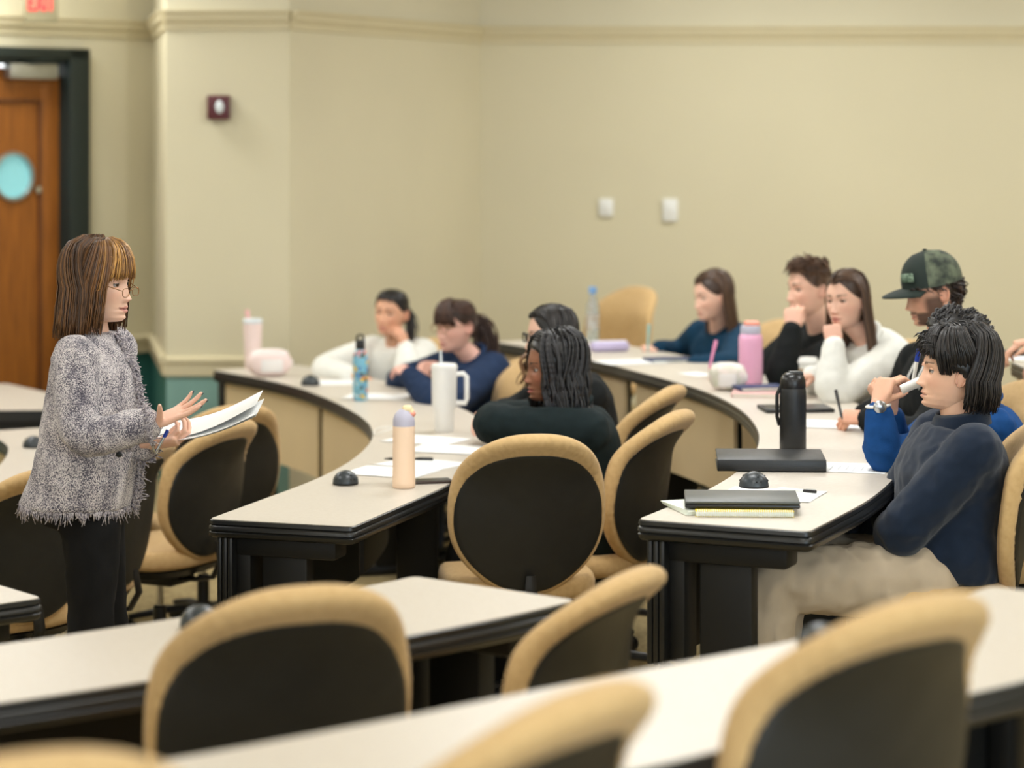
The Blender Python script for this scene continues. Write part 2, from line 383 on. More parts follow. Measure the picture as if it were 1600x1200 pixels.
# ------------------------------------------------------------------ tables
def fillet(poly, idx, r=.03, n=4):
    """round the corners listed in idx"""
    out = []
    N = len(poly)
    for i, p in enumerate(poly):
        if i in idx:
            a = (poly[i-1]-p).normalized(); b = (poly[(i+1) % N]-p).normalized()
            s, e = p+a*r, p+b*r
            for k in range(n+1):
                t = k/n; out.append((s*(1-t)**2)+(p*2*t*(1-t))+(e*t*t))
        else: out.append(p)
    return out
PROF = [(-.012, .7), (-.004, .738), (0, .736), (.002, .726), (-.002, .722), (.003, .718), (.004, .708), (-.001, .704), (.003, .700), (.001, .690), (-.006, .684), (-.05, .684)]
def make_table(name, label, curve, floor, w=.48, ends=(True, True), panel='tan_panel', panels=True, joint=1.25, end_rot=0, rnd=.03):
    inner = catmull(curve, .07); outer = offset(inner, w); n = len(inner)
    c0 = inner[n//2]; t = thing(name, label, 'table', (c0.x, c0.y, floor))
    L = lambda p: Vector((p.x-c0.x, p.y-c0.y))
    poly = [L(p) for p in inner]+[L(p) for p in reversed(outer)]
    per = fillet(poly, {0, n-1, n, 2*n-1}, rnd)
    # drop points inside the rounding
    N = len(per); nor = []
    for i in range(N):
        d_ = (per[(i+1) % N]-per[i-1]); d_ = d_.normalized(); nor.append(Vector((-d_.y, d_.x)))
    # outline runs clockwise seen from above: outward normal is to the left
    mb = MB(); k = len(PROF); vs = []; fs = []
    for i in range(N):
        for o_, z in PROF: q = per[i]+nor[i]*o_; vs.append((q.x, q.y, z))
    for i in range(N):
        for j in range(k-1): fs.append((i*k+j, ((i+1) % N)*k+j, ((i+1) % N)*k+j+1, i*k+j+1))
    obj('edge_band', mb.add(vs, fs), 'black_edge', t, 50)
    bm = bmesh.new()
    up = [bm.verts.new((*(per[i]-nor[i]*.0045), .74)) for i in range(N)]; f1 = bm.faces.new(up)
    lo = [bm.verts.new((*(per[i]-nor[i]*.0045), .736)) for i in range(N)]
    for i in range(N): bm.faces.new((up[i], up[(i+1) % N], lo[(i+1) % N], lo[i]))
    bmesh.ops.triangulate(bm, faces=[f1]); bm.verts.index_update()
    obj('tabletop', MB().add([v.co for v in bm.verts], [[v.index for v in q.verts] for q in bm.faces]), 'laminate', t, 0); bm.free()
    obj('underside', MB().add(*strip_faces([L(p) for p in offset(inner, .03)], [L(p) for p in offset(inner, w-.03)], .688)), 'black_panel', t, 0)
    # modesty panels below the inner edge, with open joints
    ln = [0]
    for i in range(1, n): ln.append(ln[-1]+(inner[i]-inner[i-1]).length)
    if panels:
        e0, e1 = .05, .05
        m = max(1, round((ln[-1]-.1)/joint)); seg = (ln[-1]-e0-e1)/m
        for q in range(m):
            a0 = e0+q*seg+.005; a1 = e0+(q+1)*seg-.005
            ids = [i for i in range(n) if a0 < ln[i] < a1]
            if len(ids) < 2: continue
            f_ = [L(p) for p in offset(inner, .035)]; b_ = [L(p) for p in offset(inner, .05)]; g_ = [L(p) for p in offset(inner, .066)]
            A = [f_[i] for i in ids]; B = [b_[i] for i in ids]; G = [g_[i] for i in ids]
            po = obj('modesty_panel', MB().add(*wallstrip(A, B, .345, .686)), panel, t, 30)
            obj('panel_backing', MB().add(*wallstrip(B, G, .345, .686)), 'black_panel', po, 30)
    # pedestal legs and end panels
    def leg_at(i, endside):
        tv = (inner[min(i+1, n-1)]-inner[max(i-1, 0)]).normalized(); nv = Vector((tv.y, -tv.x)); rz = math.atan2(nv.y, nv.x)
        sgn = 1 if endside == 0 else -1
        pm = L(inner[i])+nv*(w*.47)+tv*sgn*.10
        lg = obj('pedestal_leg', MB().box((pm.x, pm.y, .36), (.15, .06, .66), .008, rz), 'black_panel', t)
        obj('foot', MB().box((pm.x, pm.y, .02), (w*.86, .07, .04), .012, rz), 'black_edge', lg)
        obj('bracket', MB().box((pm.x, pm.y, .655), (w*.74, .10, .065), .012, rz), 'black_panel', lg)
        if endside is not None:
            pp = L(inner[i])+nv*.05+tv*sgn*.04
            ep = MB()
            for q in range(3): ep.box((pp.x+nv.x*(q-1)*.018, pp.y+nv.y*(q-1)*.018, .515), (.0165, .05, .34), .006, rz)
            obj('end_panel', ep, 'black_edge', t)
            pq = pp+tv*sgn*.065+nv*.045
            obj('cable_cover', MB().box((pq.x, pq.y, .515), (.05, .1, .33), .008, rz), 'black_panel', t)
    if ends[0]: leg_at(0, 0)
    if ends[1]: leg_at(n-1, 1)
    m = max(1, round(ln[-1]/1.5))
    for q in range(1, m):
        i = min(range(n), key=lambda k_: abs(ln[k_]-ln[-1]*q/m)); leg_at(i, None)
    return t
def strip_faces(a, b, z):
    n = len(a); return [(p.x, p.y, z) for p in a]+[(p.x, p.y, z) for p in b], [(i, i+1, n+i+1, n+i) for i in range(n-1)]
def wallstrip(a, b, z0, z1):
    n = len(a); vs = [(p.x, p.y, z) for z in (z0, z1) for s in (a, b) for p in s]; fs = []
    for i in range(n-1):
        A0, B0, A1, B1 = i, n+i, 2*n+i, 3*n+i
        fs += [(A0, A0+1, A1+1, A1), (B0, B0+1, B1+1, B1), (A0, A0+1, B0+1, B0), (A1, A1+1, B1+1, B1)]
    fs += [(0, n, 3*n, 2*n), (n-1, 2*n-1, 4*n-1, 3*n-1)]
    return vs, fs
G_IN = [(-3.6, 7.3), (-2.9, 7.75), (-2.4, 8.35), (-2.12, 8.95), (-2.045, 9.45), (-2.06, 9.8), (-2.12, 10.15), (-2.22, 10.42), (-2.36, 10.66)]
make_table('curved_desk', 'beige curved desk with black edge, winding behind the standing woman', G_IN, -.14, .48, (False, True), rnd=.05)
make_table('curved_desk', 'short desk end at the left frame edge, in front of the standing woman', E_IN, T1, .48, (False, True))
make_table('curved_desk', 'curved desk with tan panel carrying the peach bottle and white tumbler', C_IN, T1)
make_table('curved_desk', 'empty desk in front of the lower left chair, its end near the middle', B_IN, T2, .48, (False, True))
make_table('curved_desk', 'curved desk with tan panels carrying the stacked laptop and black bottle', D_IN, T2, .49)
make_table('curved_desk', 'nearest empty desk running along the bottom right of the picture', A_IN, T3, .47, (False, True))
make_table('curved_desk', 'desk at the right frame edge behind the dark-haired men', F_IN, T3)
# front desk beside the door
fp = [Vector((-2.66, 12.7)), Vector((-1.86, 11.52)), Vector((-3.1, 11.45)), Vector((-3.35, 12.0))]
ft = thing('front_desk', 'beige front desk with black apron near the wooden door', 'table', (-2.7, 12.0, -.14))
q = [Vector((p.x+2.7, p.y-12.0)) for p in fp]
q = fillet(q, {0, 1}, .05)
obj('tabletop', MB().prism([(p.x, p.y) for p in q], .72, .74), 'laminate', ft, 0)
obj('edge_band', MB().prism([(p.x*1.003, p.y*1.005) for p in q], .685, .737), 'black_edge', ft, 0)
obj('apron', MB().prism([(p.x*.97-.02, p.y*.95) for p in q], .60, .688), 'black_panel', ft, 0)
for x_, y_ in ((.65, -.38), (-.3, -.42), (.05, .5), (-.5, -.02)): obj('leg', MB().box((x_, y_, .31), (.06, .06, .62), .005), 'black_panel', ft)
# ------------------------------------------------------------------ chairs
def smooth01(t): t = max(0, min(1, t)); return t*t*(3-2*t)
def chair_back(z, x):
    return -.205-.13*(z-.45)-.085*smooth01((z-.78)/.19)**1.5+.75*x*x
def back_outline(th):
    c, s = math.cos(th), math.sin(th)
    x = .258*math.copysign(abs(c)**(2/2.45), c); z = .27*math.copysign(abs(s)**(2/2.5), s)
    if s < 0: x *= 1-.30*s*s
    else: x *= 1-.03*s*s
    return x, .705+z
def rim_w(th):
    s = math.sin(th)
    return .017+.045*smooth01((s+.1)/1.0)
def make_chair():
    t = thing('swivel_chair', '', 'chair')
    NA = 168
    # cushion
    rings = []
    for fr_ in (0.02, .35, .65, .82): rings.append(('f', fr_))
    for d_ in (.045, .03, .018, .009, .003, 0): rings.append(('d', d_, 1))
    for d_ in (.003, .009, .018, .03, .042, 'rim', 'in'): rings.append(('d', d_, -1))
    vs = []; fs = []
    for r in rings:
        for k in range(NA):
            th = 2*PI*k/NA; ox, oz = back_outline(th); L = math.hypot(ox, oz-.705); rw = rim_w(th)
            T = .031+.012*smooth01((math.sin(th)-.2)/.8)*(r[1] if r[0] == 'f' else 1)
            if r[0] == 'f': q = r[1]; dep = T+.012*(1-q*q)
            else:
                d_ = r[1]
                if d_ == 'rim': d_ = rw
                if d_ == 'in': d_ = rw+.02
                lim = .045 if r[2] > 0 else max(.03, rw*.75)
                u = min(1, d_/lim); dep = r[2]*T*math.sqrt(max(0, 1-(1-u)**2))
                if r[2] < 0 and d_ > rw*.6: dep += T*.22*min(1, (d_-rw*.6)/(rw*.4))
                if r[2] < 0: dep += .0022*math.sin(61*th+2*math.sin(7*th))*smooth01(d_/.02)+.0012*math.sin(97*th)
                q = 1-d_/L
            x = ox*q; z = .705+(oz-.705)*q
            vs.append((x, chair_back(z, x)+dep, z))
    for i in range(len(rings)-1):
        for k in range(NA): fs.append((i*NA+k, i*NA+(k+1) % NA, (i+1)*NA+(k+1) % NA, (i+1)*NA+k))
    vs.append((0, chair_back(.705, 0)+.031+.012, .705)); ci = len(vs)-1
    fs += [(k, (k+1) % NA, ci) for k in range(NA)]
    obj('back_cushion', MB().add(vs, fs), 'chair_fabric', t, 180)
    vs = []; fs = []; NB = 84
    rr = [('d', .006, .0), ('d', -.002, .004), ('d', .004, .0085), ('d', .014, .010), ('q', .8, .012), ('q', .5, .016), ('q', .2, .018), ('q', .02, .018)]
    for kind, a, e in rr:
        for k in range(NB):
            th = 2*PI*k/NB; ox, oz = back_outline(th); L = math.hypot(ox, oz-.705)
            T = .031+.012*smooth01((math.sin(th)-.2)/.8)*(a if kind == 'q' else 1)
            q0 = 1-(rim_w(th)+(a if kind == 'd' else .014))/L; q = q0 if kind == 'd' else q0*a
            x = ox*q; z = .705+(oz-.705)*q
            if z > .86: z -= .012*smooth01((z-.86)/.05)*(1-(x/.2)**2)
            vs.append((x, chair_back(z, x)-T*.72-e, z))
    for i in range(len(rr)-1):
        for k in range(NB): fs.append((i*NB+k, i*NB+(k+1) % NB, (i+1)*NB+(k+1) % NB, (i+1)*NB+k))
    m_ = (len(rr)-1)*NB; vs.append((0, chair_back(.705, 0)-.031*.72-.018, .705)); ci = len(vs)-1
    fs += [(m_+k, m_+(k+1) % NB, ci) for k in range(NB)]
    obj('back_shell', MB().add(vs, fs), 'shell', t, 60)
    # seat
    def seat_ring(sc, n=64):
        o = []
        for k in range(n):
            a = 2*PI*k/n; c, s = math.cos(a), math.sin(a)
            o.append((.252*math.copysign(abs(c)**.62, c)*sc, .03+.245*math.copysign(abs(s)**.62, s)*sc))
        return o
    def seat_z(x, y): return -.018*smooth01((y-.16)/.12)+.012*(abs(x)/.25)**2+.012*smooth01((-y-.1)/.12)
    vs = []; fs = []; lay = [(.88, .40), (.97, .405), (1.0, .42), (1.0, .445), (.98, .463), (.93, .474), (.8, .478), (.5, .474), (.05, .472)]
    for sc, z in lay:
        for x, y in seat_ring(sc): vs.append((x, y, z+seat_z(x, y)))
    n = 64
    for i in range(len(lay)-1):
        for k in range(n): fs.append((i*n+k, i*n+(k+1) % n, (i+1)*n+(k+1) % n, (i+1)*n+k))
    fs.append(tuple(range(n))[::-1]); fs.append(tuple((len(lay)-1)*n+k for k in range(n)))
    obj('seat_cushion', MB().add(vs, fs), 'chair_fabric', t, 60)
    pan = MB(); vs = []; fs = []
    for sc, z in ((.55, .365), (.86, .375), (.93, .40), (.86, .405)):
        for x, y in seat_ring(sc): vs.append((x, y, z+seat_z(x, y)*.6))
    for i in range(3):
        for k in range(n): fs.append((i*n+k, i*n+(k+1) % n, (i+1)*n+(k+1) % n, (i+1)*n+k))
    fs.append(tuple(range(n))[::-1]); fs.append(tuple(3*n+k for k in range(n)))
    obj('seat_pan', pan.add(vs, fs), 'chair_black', t, 50)
    sp = MB()
    P = [(0, .0, .355), (0, -.17, .355), (0, -.25, .37), (0, -.285, .43), (0, -.275, .48), (0, -.272, .51)]
    for i in range(len(P)-1):
        a, b = Vector(P[i]), Vector(P[i+1])
    sp.tube(P, [.022, .022, .022, .022, .02, .016], 10, flat=.45, up=Vector((0, .2, 1)))
    sp.box((0, .0, .352), (.16, .22, .045), .01)
    obj('back_bar', sp, 'chair_black', t)
    obj('lever', MB().tube([(.06, .04, .35), (.2, .05, .345), (.27, .055, .335)], [.005, .005, .007], 8), 'chair_black', t)
    obj('gas_cylinder', MB().lathe([(.014, .20), (.014, .345), (.014, .346)], n=16), 'chrome', t)
    obj('cylinder_sleeve', MB().lathe([(.032, .07), (.032, .085), (.026, .09), (.025, .235), (.02, .24)], n=20), 'chair_black', t)
    bs = obj('star_base', MB().lathe([(.02, .06), (.05, .065), (.052, .105), (.035, .125), (.02, .13)], n=20), 'chair_black', t)
    for k in range(5):
        a = 2*PI*k/5+.3; c, s = math.cos(a), math.sin(a)
        ar = MB().tube([(c*.03, s*.03, .10), (c*.15, s*.15, .098), (c*.27, s*.27, .078), (c*.305, s*.305, .072)], [.026, .023, .018, .016], 10, flat=.75, up=Vector((0, 0, 1)))
        obj('base_arm', ar, 'chair_black', t)
        R = Matrix.Rotation(a+PI/2+.5, 4, 'Z') @ Matrix.Rotation(PI/2, 4, 'Y')
        cs = MB()
        for e in (-1, 1): cs.lathe([(.001, -.008), (.026, -.008), (.029, -.003), (.029, .003), (.026, .008), (.001, .008)], (c*.30, s*.30, .029), 16, Matrix.Rotation(a+.5, 4, 'Z') @ Matrix.Translation((0, e*.013, 0)) @ Matrix.Rotation(PI/2, 4, 'X'))
        cs.tube([(c*.30, s*.30, .03), (c*.30, s*.30, .075)], .007, 8)
        cs.box((c*.30, s*.30, .05), (.03, .03, .02), .006, a)
        obj('caster', cs, 'chair_black', t)
    return t
CHAIR0 = make_chair(); _first = [True]
def put_chair(x, y, z, deg, label, zs=1):
    if _first[0]: c = CHAIR0; _first[0] = False
    else: c = copy_tree(CHAIR0)
    c.location = (x, y, z); c.rotation_euler = (0, 0, math.radians(deg)); c['label'] = label
    c.scale = (1, 1, zs); c['group'] = 'tan and black swivel chairs'
    return c
# back of the chair lies about 0.27 m behind its centre
def back_at(bx, by, z, deg, label, zs=1):
    a = math.radians(deg); fx, fy = -math.sin(a), math.cos(a)
    return put_chair(bx+fx*.27, by+fy*.27, z, deg, label, zs)
back_at(.06, 7.72, T1, 9, 'empty tan and black chair in the middle, its back squarely to the camera')
back_at(-.405, 4.45, T2, 22, 'empty chair in the lower left foreground, its back covering the empty desk')
back_at(.178, 4.95, T2, 62, 'empty chair turned sideways beside the end of the empty desk', .93)
back_at(.03, 3.03, T3, 52, 'chair cut off by the bottom frame edge, just right of centre')
back_at(.555, 3.62, T3, 38, 'large empty chair in the lower right foreground at the nearest desk')
back_at(-.56, 2.74, T3, 22, 'chair at the lower left corner, only its rounded top showing')
back_at(-1.12, 9.2, -.14, 62, 'empty chair with its tan side edge toward us right of the standing woman')
back_at(-1.14, 9.75, -.14, 30, 'empty chair half hidden behind the papers of the standing woman')
back_at(-1.34, 8.6, -.14, 72, 'empty chair just behind the hip of the standing woman')
back_at(-1.56, 7.95, -.14, 40, 'chair at the left frame edge behind the standing woman')
back_at(.09, 10.55, T1, 112, 'empty chair facing us between the woman in navy and the woman with glasses')
back_at(.62, 13.0, T2, 130, 'empty chair against the back wall beside the clear water bottle', .97)
# ------------------------------------------------------------------ things on the desks
ZC, ZD, ZA, ZG = T1+.74, T2+.74, T3+.74, -.14+.74
def LB(name, label, cat, p, rz=0, group=None): return thing(name, label, cat, (p.x, p.y, p.z+.0005), rz, group)
mat('mic_plastic', srgb(52, 58, 62), .35, spec=.5, var=.15, vscale=60); mat('mic_slot', srgb(12, 12, 13), .7)
def mic(px, py, z, label, rz=0):
    t = LB('desk_microphone', label, 'microphone', PZ(px, py, z), rz, 'dome microphones on the desks')
    obj('base', MB().lathe([(.039, 0), (.043, .002), (.044, .006), (.042, .008)], n=32), 'mic_slot', t)
    pr = [(.0435*math.cos(a), .007+.041*math.sin(a)) for a in np.linspace(0, PI/2-.02, 12)]
    dm = obj('dome', MB().lathe(pr, n=36), 'mic_plastic', t, 60)
    for a0 in (-2.2, -.9, .5, 2.0):
        for da, e in ((-.16, .35), (.16, .35), (0, .75)):
            a = a0+da; c = Vector((.0435*math.cos(e)*math.cos(a), .0435*math.cos(e)*math.sin(a), .007+.041*math.sin(e)))
            obj('sound_hole', MB().ball(c*.985+Vector((0, 0, .0001)), .0030, 8, 6), 'mic_slot', dm)
mic(540, 757, ZC, 'dark dome microphone beside the peach bottle'); mic(485, 602, ZC, 'dark dome microphone in front of the woman in white, near the pink pouch', .5)
mic(1178, 762, ZD, 'dark dome microphone between the laptop and the black binder', .9); mic(313, 981, ZD, 'dark dome microphone on the empty desk at the lower left', .3)
mic(1284, 1017, ZA, 'dark dome microphone on the nearest desk beside the large chair', .2); mic(52, 699, ZG, 'dark dome microphone on the desk behind the standing woman', 1.2)

mat('paper', srgb(246, 247, 246), .8, spec=.2, var=.02, vscale=8); mat('ink', srgb(178, 182, 188), .8)
def sheet(px, py, z, rz, label, w=.216, h=.279, n=1, name='paper_sheet', lines=True):
    t = LB(name, label, 'paper', PZ(px, py, z), math.radians(rz))
    for i in range(n):
        vs = []; fs = []; r = random.Random(px+i); o = (r.uniform(-.01, .01), r.uniform(-.01, .01)); a = r.uniform(-.06, .06)*(i > 0)
        for j in range(5):
            for k in range(5):
                x, y = (k/4-.5)*w, (j/4-.5)*h; q = .0006+i*.0012+.002*abs(k/4-.5)**2*(j/4)
                vs.append((x*math.cos(a)-y*math.sin(a)+o[0]*(i > 0), x*math.sin(a)+y*math.cos(a)+o[1]*(i > 0), q))
        nv = len(vs); vs += [(v[0], v[1], v[2]-.0005) for v in vs]
        for j in range(4):
            for k in range(4): f = (j*5+k, j*5+k+1, (j+1)*5+k+1, (j+1)*5+k); fs += [f, tuple(nv+q for q in f[::-1])]
        obj('sheet', MB().add(vs, fs), 'paper', t)
    if lines:
        r = random.Random(px)
        for j in range(9): obj('text_line', MB().box((-w*.05-.02*r.random(), h*.38-j*.024, .0012*n+.0018), (w*.62*r.uniform(.6, 1), .0013, .0003)), 'ink', t, 0)
    return t
sheet(664, 688, ZC, 62, 'sheet of paper behind the peach bottle, beside the white tumbler', n=2)
sheet(702, 702, ZC, 70, 'white handout lying between the peach bottle and the empty middle chair', n=2)
sheet(660, 725, ZC, 58, 'sheet with a pen lying on it behind the peach bottle')
sheet(612, 738, ZC, 66, 'white sheet between the near dome microphone and the peach bottle', n=2)
sheet(590, 620, ZC, 80, 'open notes in front of the woman in navy', n=2); sheet(520, 598, ZC, 100, 'white notes in front of the woman in white at the far desk')
sheet(984, 566, ZD, 112, 'white paper on the desk below the clear bottle', n=2); sheet(1088, 585, ZD, 30, 'small white note beside the floral pouch', .10, .15, lines=False)
sheet(1300, 664, ZD, 75, 'sheet under the writing hand of the man with the cap', n=2); sheet(1318, 731, ZD, 75, 'printed sheet tucked beside the black binder')
sheet(1205, 773, ZD, 70, 'white sheet with a black pen beside the laptop', n=2); sheet(1597, 560, ZA, 80, 'white paper on the desk at the right frame edge')
mat('pen_black', srgb(24, 24, 26), .3); mat('pen_blue', srgb(32, 66, 170), .3); mat('pen_pink', srgb(232, 150, 190), .35); mat('pen_teal', srgb(150, 205, 205), .35); mat('plastic_white', srgb(238, 238, 234), .4, var=.02)
def pen(a, b, m, label, r=.0042, tip='pen_black', name='pen'):
    a, b = Vector(a), Vector(b); t = thing(name, label, 'pen', a); v = b-a
    obj('barrel', MB().tube([v*.0, v*.12, v*.95, v], [r*.3, r, r, r*.8], 10), m, t, 50)
    obj('cap', MB().tube([v*.68, v*.70, v*1.0, v*1.01], [r*1.15, r*1.25, r*1.2, r*.7], 10), tip, t, 50)
    q = v.orthogonal().normalized(); obj('clip', MB().tube([v*.97+q*r, v*.97+q*r*2, v*.72+q*r*1.7], r*.25, 6), 'silver' if 'silver' in MATS else 'metal', t)
    return t
up3 = Vector((0, 0, .006))
pen(PZ(1215, 766, ZD)+up3, PZ(1275, 772, ZD)+up3, 'plastic_white', 'thin black and white pen on the sheet near the laptop')
pen(PZ(600, 719, ZC)+up3, PZ(676, 720, ZC)+up3, 'pen_black', 'dark pen on the papers behind the peach bottle')

def bottle(name, label, p, prof, m, rz=0, cat='bottle', n=32):
    t = LB(name, label, cat, p, rz); obj('body', MB().lathe(prof, n=n), m, t, 50); return t
mat('peach', srgb(247, 218, 190), .45, spec=.4, var=.02); mat('lavender_lid', srgb(186, 184, 202), .45, var=.03); mat('cream_cap', srgb(246, 226, 178), .45); mat('coral', srgb(240, 160, 138), .45)
b = bottle('water_bottle', 'peach water bottle with lavender lid on the first desk', PZ(631, 762, ZC), [(.034, 0), (.038, .004), (.0385, .02), (.0375, .07), (.037, .20), (.0372, .206)], 'peach')
ld = obj('lid', MB().lathe([(.0365, .206), (.0365, .222), (.035, .232), (.030, .245), (.021, .256), (.012, .262), (.001, .264)], n=32), 'lavender_lid', b, 50)
obj('spout_cap', MB().box((.012, 0, .262), (.034, .030, .026), .010).box((.026, 0, .250), (.014, .026, .03), .006), 'cream_cap', ld)
obj('spout', MB().ball((.026, 0, .246), (.014, .016, .012), 12, 8), 'coral', ld)
mat('white_enamel', srgb(244, 243, 240), .35, spec=.45, var=.02)
b = bottle('tumbler', 'large white tumbler with handle and straw on the first desk', PZ(694, 674, ZC), [(.036, 0), (.038, .004), (.039, .085), (.0485, .100), (.0505, .24), (.051, .246)], 'white_enamel', cat='tumbler')
ld = obj('lid', MB().lathe([(.052, .246), (.053, .256), (.048, .266), (.02, .270), (.001, .271)], n=32), 'white_enamel', b, 50)
obj('straw', MB().tube([(-.012, 0, .26), (-.014, 0, .32)], .0055, 10), 'clear_white', ld)
obj('handle', MB().tube([(.047, 0, .225), (.075, 0, .228), (.089, 0, .215), (.090, 0, .13), (.084, 0, .112), (.045, 0, .112)], [.010]*6, 10, up=Vector((0, 1, 0))), 'white_enamel', b)
def art():
    m = bpy.data.materials.new('printed_art'); m.use_nodes = True; nt = m.node_tree; bs = nt.nodes['Principled BSDF']; bs.inputs['Roughness'].default_value = .4
    tc = nt.nodes.new('ShaderNodeTexCoord'); v = nt.nodes.new('ShaderNodeTexVoronoi'); v.inputs['Scale'].default_value = 62
    nt.links.new(tc.outputs['Object'], v.inputs['Vector']); r = nt.nodes.new('ShaderNodeValToRGB'); r.color_ramp.interpolation = 'CONSTANT'
    e = r.color_ramp.elements; e[0].color = srgb(120, 182, 206); e[1].position = .62; e[1].color = srgb(60, 66, 50)
    for po, c in ((.70, (222, 190, 70)), (.80, (206, 110, 96)), (.88, (196, 220, 226)), (.94, (90, 140, 190))): x = e.new(po); x.color = srgb(*c)
    sp = nt.nodes.new('ShaderNodeSeparateColor'); nt.links.new(v.outputs['Color'], sp.inputs[0]); nt.links.new(sp.outputs[0], r.inputs[0]); nt.links.new(r.outputs[0], bs.inputs['Base Color']); MATS['printed_art'] = m
art()
b = bottle('water_bottle', 'blue bottle with colourful printed art and black cap', PZ(563, 626, ZC), [(.030, 0), (.033, .004), (.033, .185), (.030, .205), (.021, .222), (.018, .226)], 'printed_art')
obj('cap', MB().lathe([(.020, .226), (.021, .228), (.021, .262), (.017, .268), (.001, .269)], n=24), 'pen_black', b); obj('carry_loop', MB().tube([(-.016, 0, .262), (-.014, 0, .284), (0, 0, .290), (.014, 0, .284), (.016, 0, .262)], .005, 8), 'pen_black', b)
mat('blush', srgb(240, 218, 214), .45, var=.03); mat('blush_dark', srgb(240, 184, 184), .5)
b = bottle('tumbler', 'pale pink tumbler with straw at the far end of the first desk', PZ(395, 577, ZC), [(.036, 0), (.038, .004), (.044, .14), (.0475, .225), (.048, .232)], 'blush', cat='tumbler')
ld = obj('lid', MB().lathe([(.050, .230), (.050, .246), (.045, .252), (.001, .254)], n=32), 'clear_white', b, 50)
obj('straw', MB().tube([(-.022, 0, .25), (-.028, 0, .285), (-.030, 0, .295)], [.008, .012, .010], 10), 'blush_dark', ld)
def pouch(label, p, w, d_, h, m1, m2, rz=0, name='pouch'):
    t = LB(name, label, 'pouch', p, rz); vs = []; fs = []; n = 24; L = 12
    mb = MB(); rings = []
    for i in range(L+1):
        u = -1+2*i/L; s = (1-abs(u)**3.2)**.45 if abs(u) < 1 else .05
        for k in range(n):
            a = 2*PI*k/n; c, q = math.cos(a), math.sin(a)
            vs.append((u*w/2, math.copysign(abs(c)**.7, c)*d_/2*max(s, .3), h/2+math.copysign(abs(q)**.75, q)*h/2*max(s, .3)))
    for i in range(L):
        for k in range(n): fs.append((i*n+k, i*n+(k+1) % n, (i+1)*n+(k+1) % n, (i+1)*n+k))
    fs.append(tuple(range(n))); fs.append(tuple(L*n+k for k in range(n)))
    obj('body', mb.add(vs, fs), m1, t, 70)
    obj('front_pocket', MB().box((.01, -d_*.46, h*.42), (w*.5, d_*.12, h*.5), .01), m2, t)
    obj('zip', MB().tube([(x*w*.42, 0, h*(1.0-.12*abs(x)**3)) for x in np.linspace(-1, 1, 9)], .004, 6), m2, t)
    obj('pull_tab', MB().box((w*.48, -.01, h*.5), (.02, .008, .03), .003), m2, t)
    return t
mat('pouch_white', srgb(236, 232, 230), .6, var=.03); mat('floral', srgb(240, 226, 222), .6, col2=srgb(206, 206, 188), vscale=34)
pouch('pale pink zip pouch beside the pink tumbler', PZ(421, 588, ZC), .215, .10, .13, 'blush', 'pouch_white', .15)
pouch('small floral pouch next to the pink bottle', PZ(1137, 610, ZD), .155, .10, .11, 'floral', 'pouch_white', -.3)
mat('phone_body', srgb(58, 44, 38), .3, var=.1)
t = LB('phone', 'dark phone lying beside the peach bottle', 'phone', PZ(672, 754, ZC), .25)
obj('body', MB().box((0, 0, .005), (.145, .072, .009), .004), 'phone_body', t); obj('screen', MB().box((0, 0, .0098), (.138, .066, .0006)), 'pen_black', t, 0)
t = LB('lanyard', 'thin white cord loop left of the white tumbler', 'cord', PZ(612, 676, ZC))
obj('cord', MB().tube([Vector((.05*math.cos(a)-.02, .16*math.sin(a), .003+.03*max(0, math.sin(a+2.4)))) for a in np.linspace(0, 2*PI, 40)], .0022, 6), 'plastic_white', t); obj('clip', MB().box((.03, -.02, .006), (.018, .03, .008), .002), 'metal', t)
# second desk
mat('clear_plastic', srgb(222, 230, 232), .08, trans=.75, spec=.5, var=.02); mat('cap_blue', srgb(120, 164, 214), .4); mat('label_grey', srgb(190, 196, 196), .5, col2=srgb(168, 150, 130), vscale=30)
b = bottle('water_bottle', 'clear plastic water bottle with blue cap near the back wall', PZ(926, 533, ZD), [(.028, 0), (.032, .006), (.032, .15), (.030, .18), (.016, .215), (.014, .235)], 'clear_plastic')
obj('cap', MB().lathe([(.019, .236), (.020, .24), (.020, .268), (.018, .27), (.001, .2705)], n=20), 'cap_blue', b); obj('label', MB().lathe([(.0325, .06), (.0325, .14)], n=32, cap=False), 'label_grey', b)
mat('lavender', srgb(190, 180, 214), .6, var=.04)
t = LB('pencil_case', 'lavender pencil case below the clear water bottle', 'pencil case', PZ(952, 549, ZD), .25); obj('case', MB().box((0, 0, .024), (.185, .075, .046), .018, seg=3), 'lavender', t); obj('zip', MB().tube([(-.085, 0, .048), (0, 0, .0485), (.085, 0, .048)], .003, 6), 'plastic_white', t)
mat('navy_cover', srgb(36, 52, 96), .5, var=.06); mat('pink_cover', srgb(224, 176, 170), .5, var=.04); mat('page', srgb(240, 242, 232), .7, col2=srgb(226, 236, 218), vscale=12); mat('green_cover', srgb(190, 214, 190), .5)
def book(label, p, w, h, th, m, rz, name='notebook', cat='notebook', coil=None):
    t = LB(name, label, cat, p, rz); obj('cover', MB().box((0, 0, .0012), (w, h, .0022), .0006).box((0, 0, th-.0012), (w, h, .0022), .0006).box((-w/2+.001, 0, th/2), (.002, h, th), .0005), m, t)
    obj('pages', MB().box((.002, 0, th/2), (w-.006, h-.006, th-.0045)), 'page', t, 0); return t
book('open navy notebook under the writing hand of the girl in dark blue', PZ(1046, 564, ZD), .21, .15, .012, 'navy_cover', .25)
book('pink notebook under the navy book beside the pink bottle', PZ(1192, 618, ZD), .24, .17, .014, 'pink_cover', -.15)
q = PZ(1186, 614, ZD); q.z += .0145; book('navy book lying on the pink notebook', q, .19, .14, .014, 'navy_cover', .2, 'book', 'book')
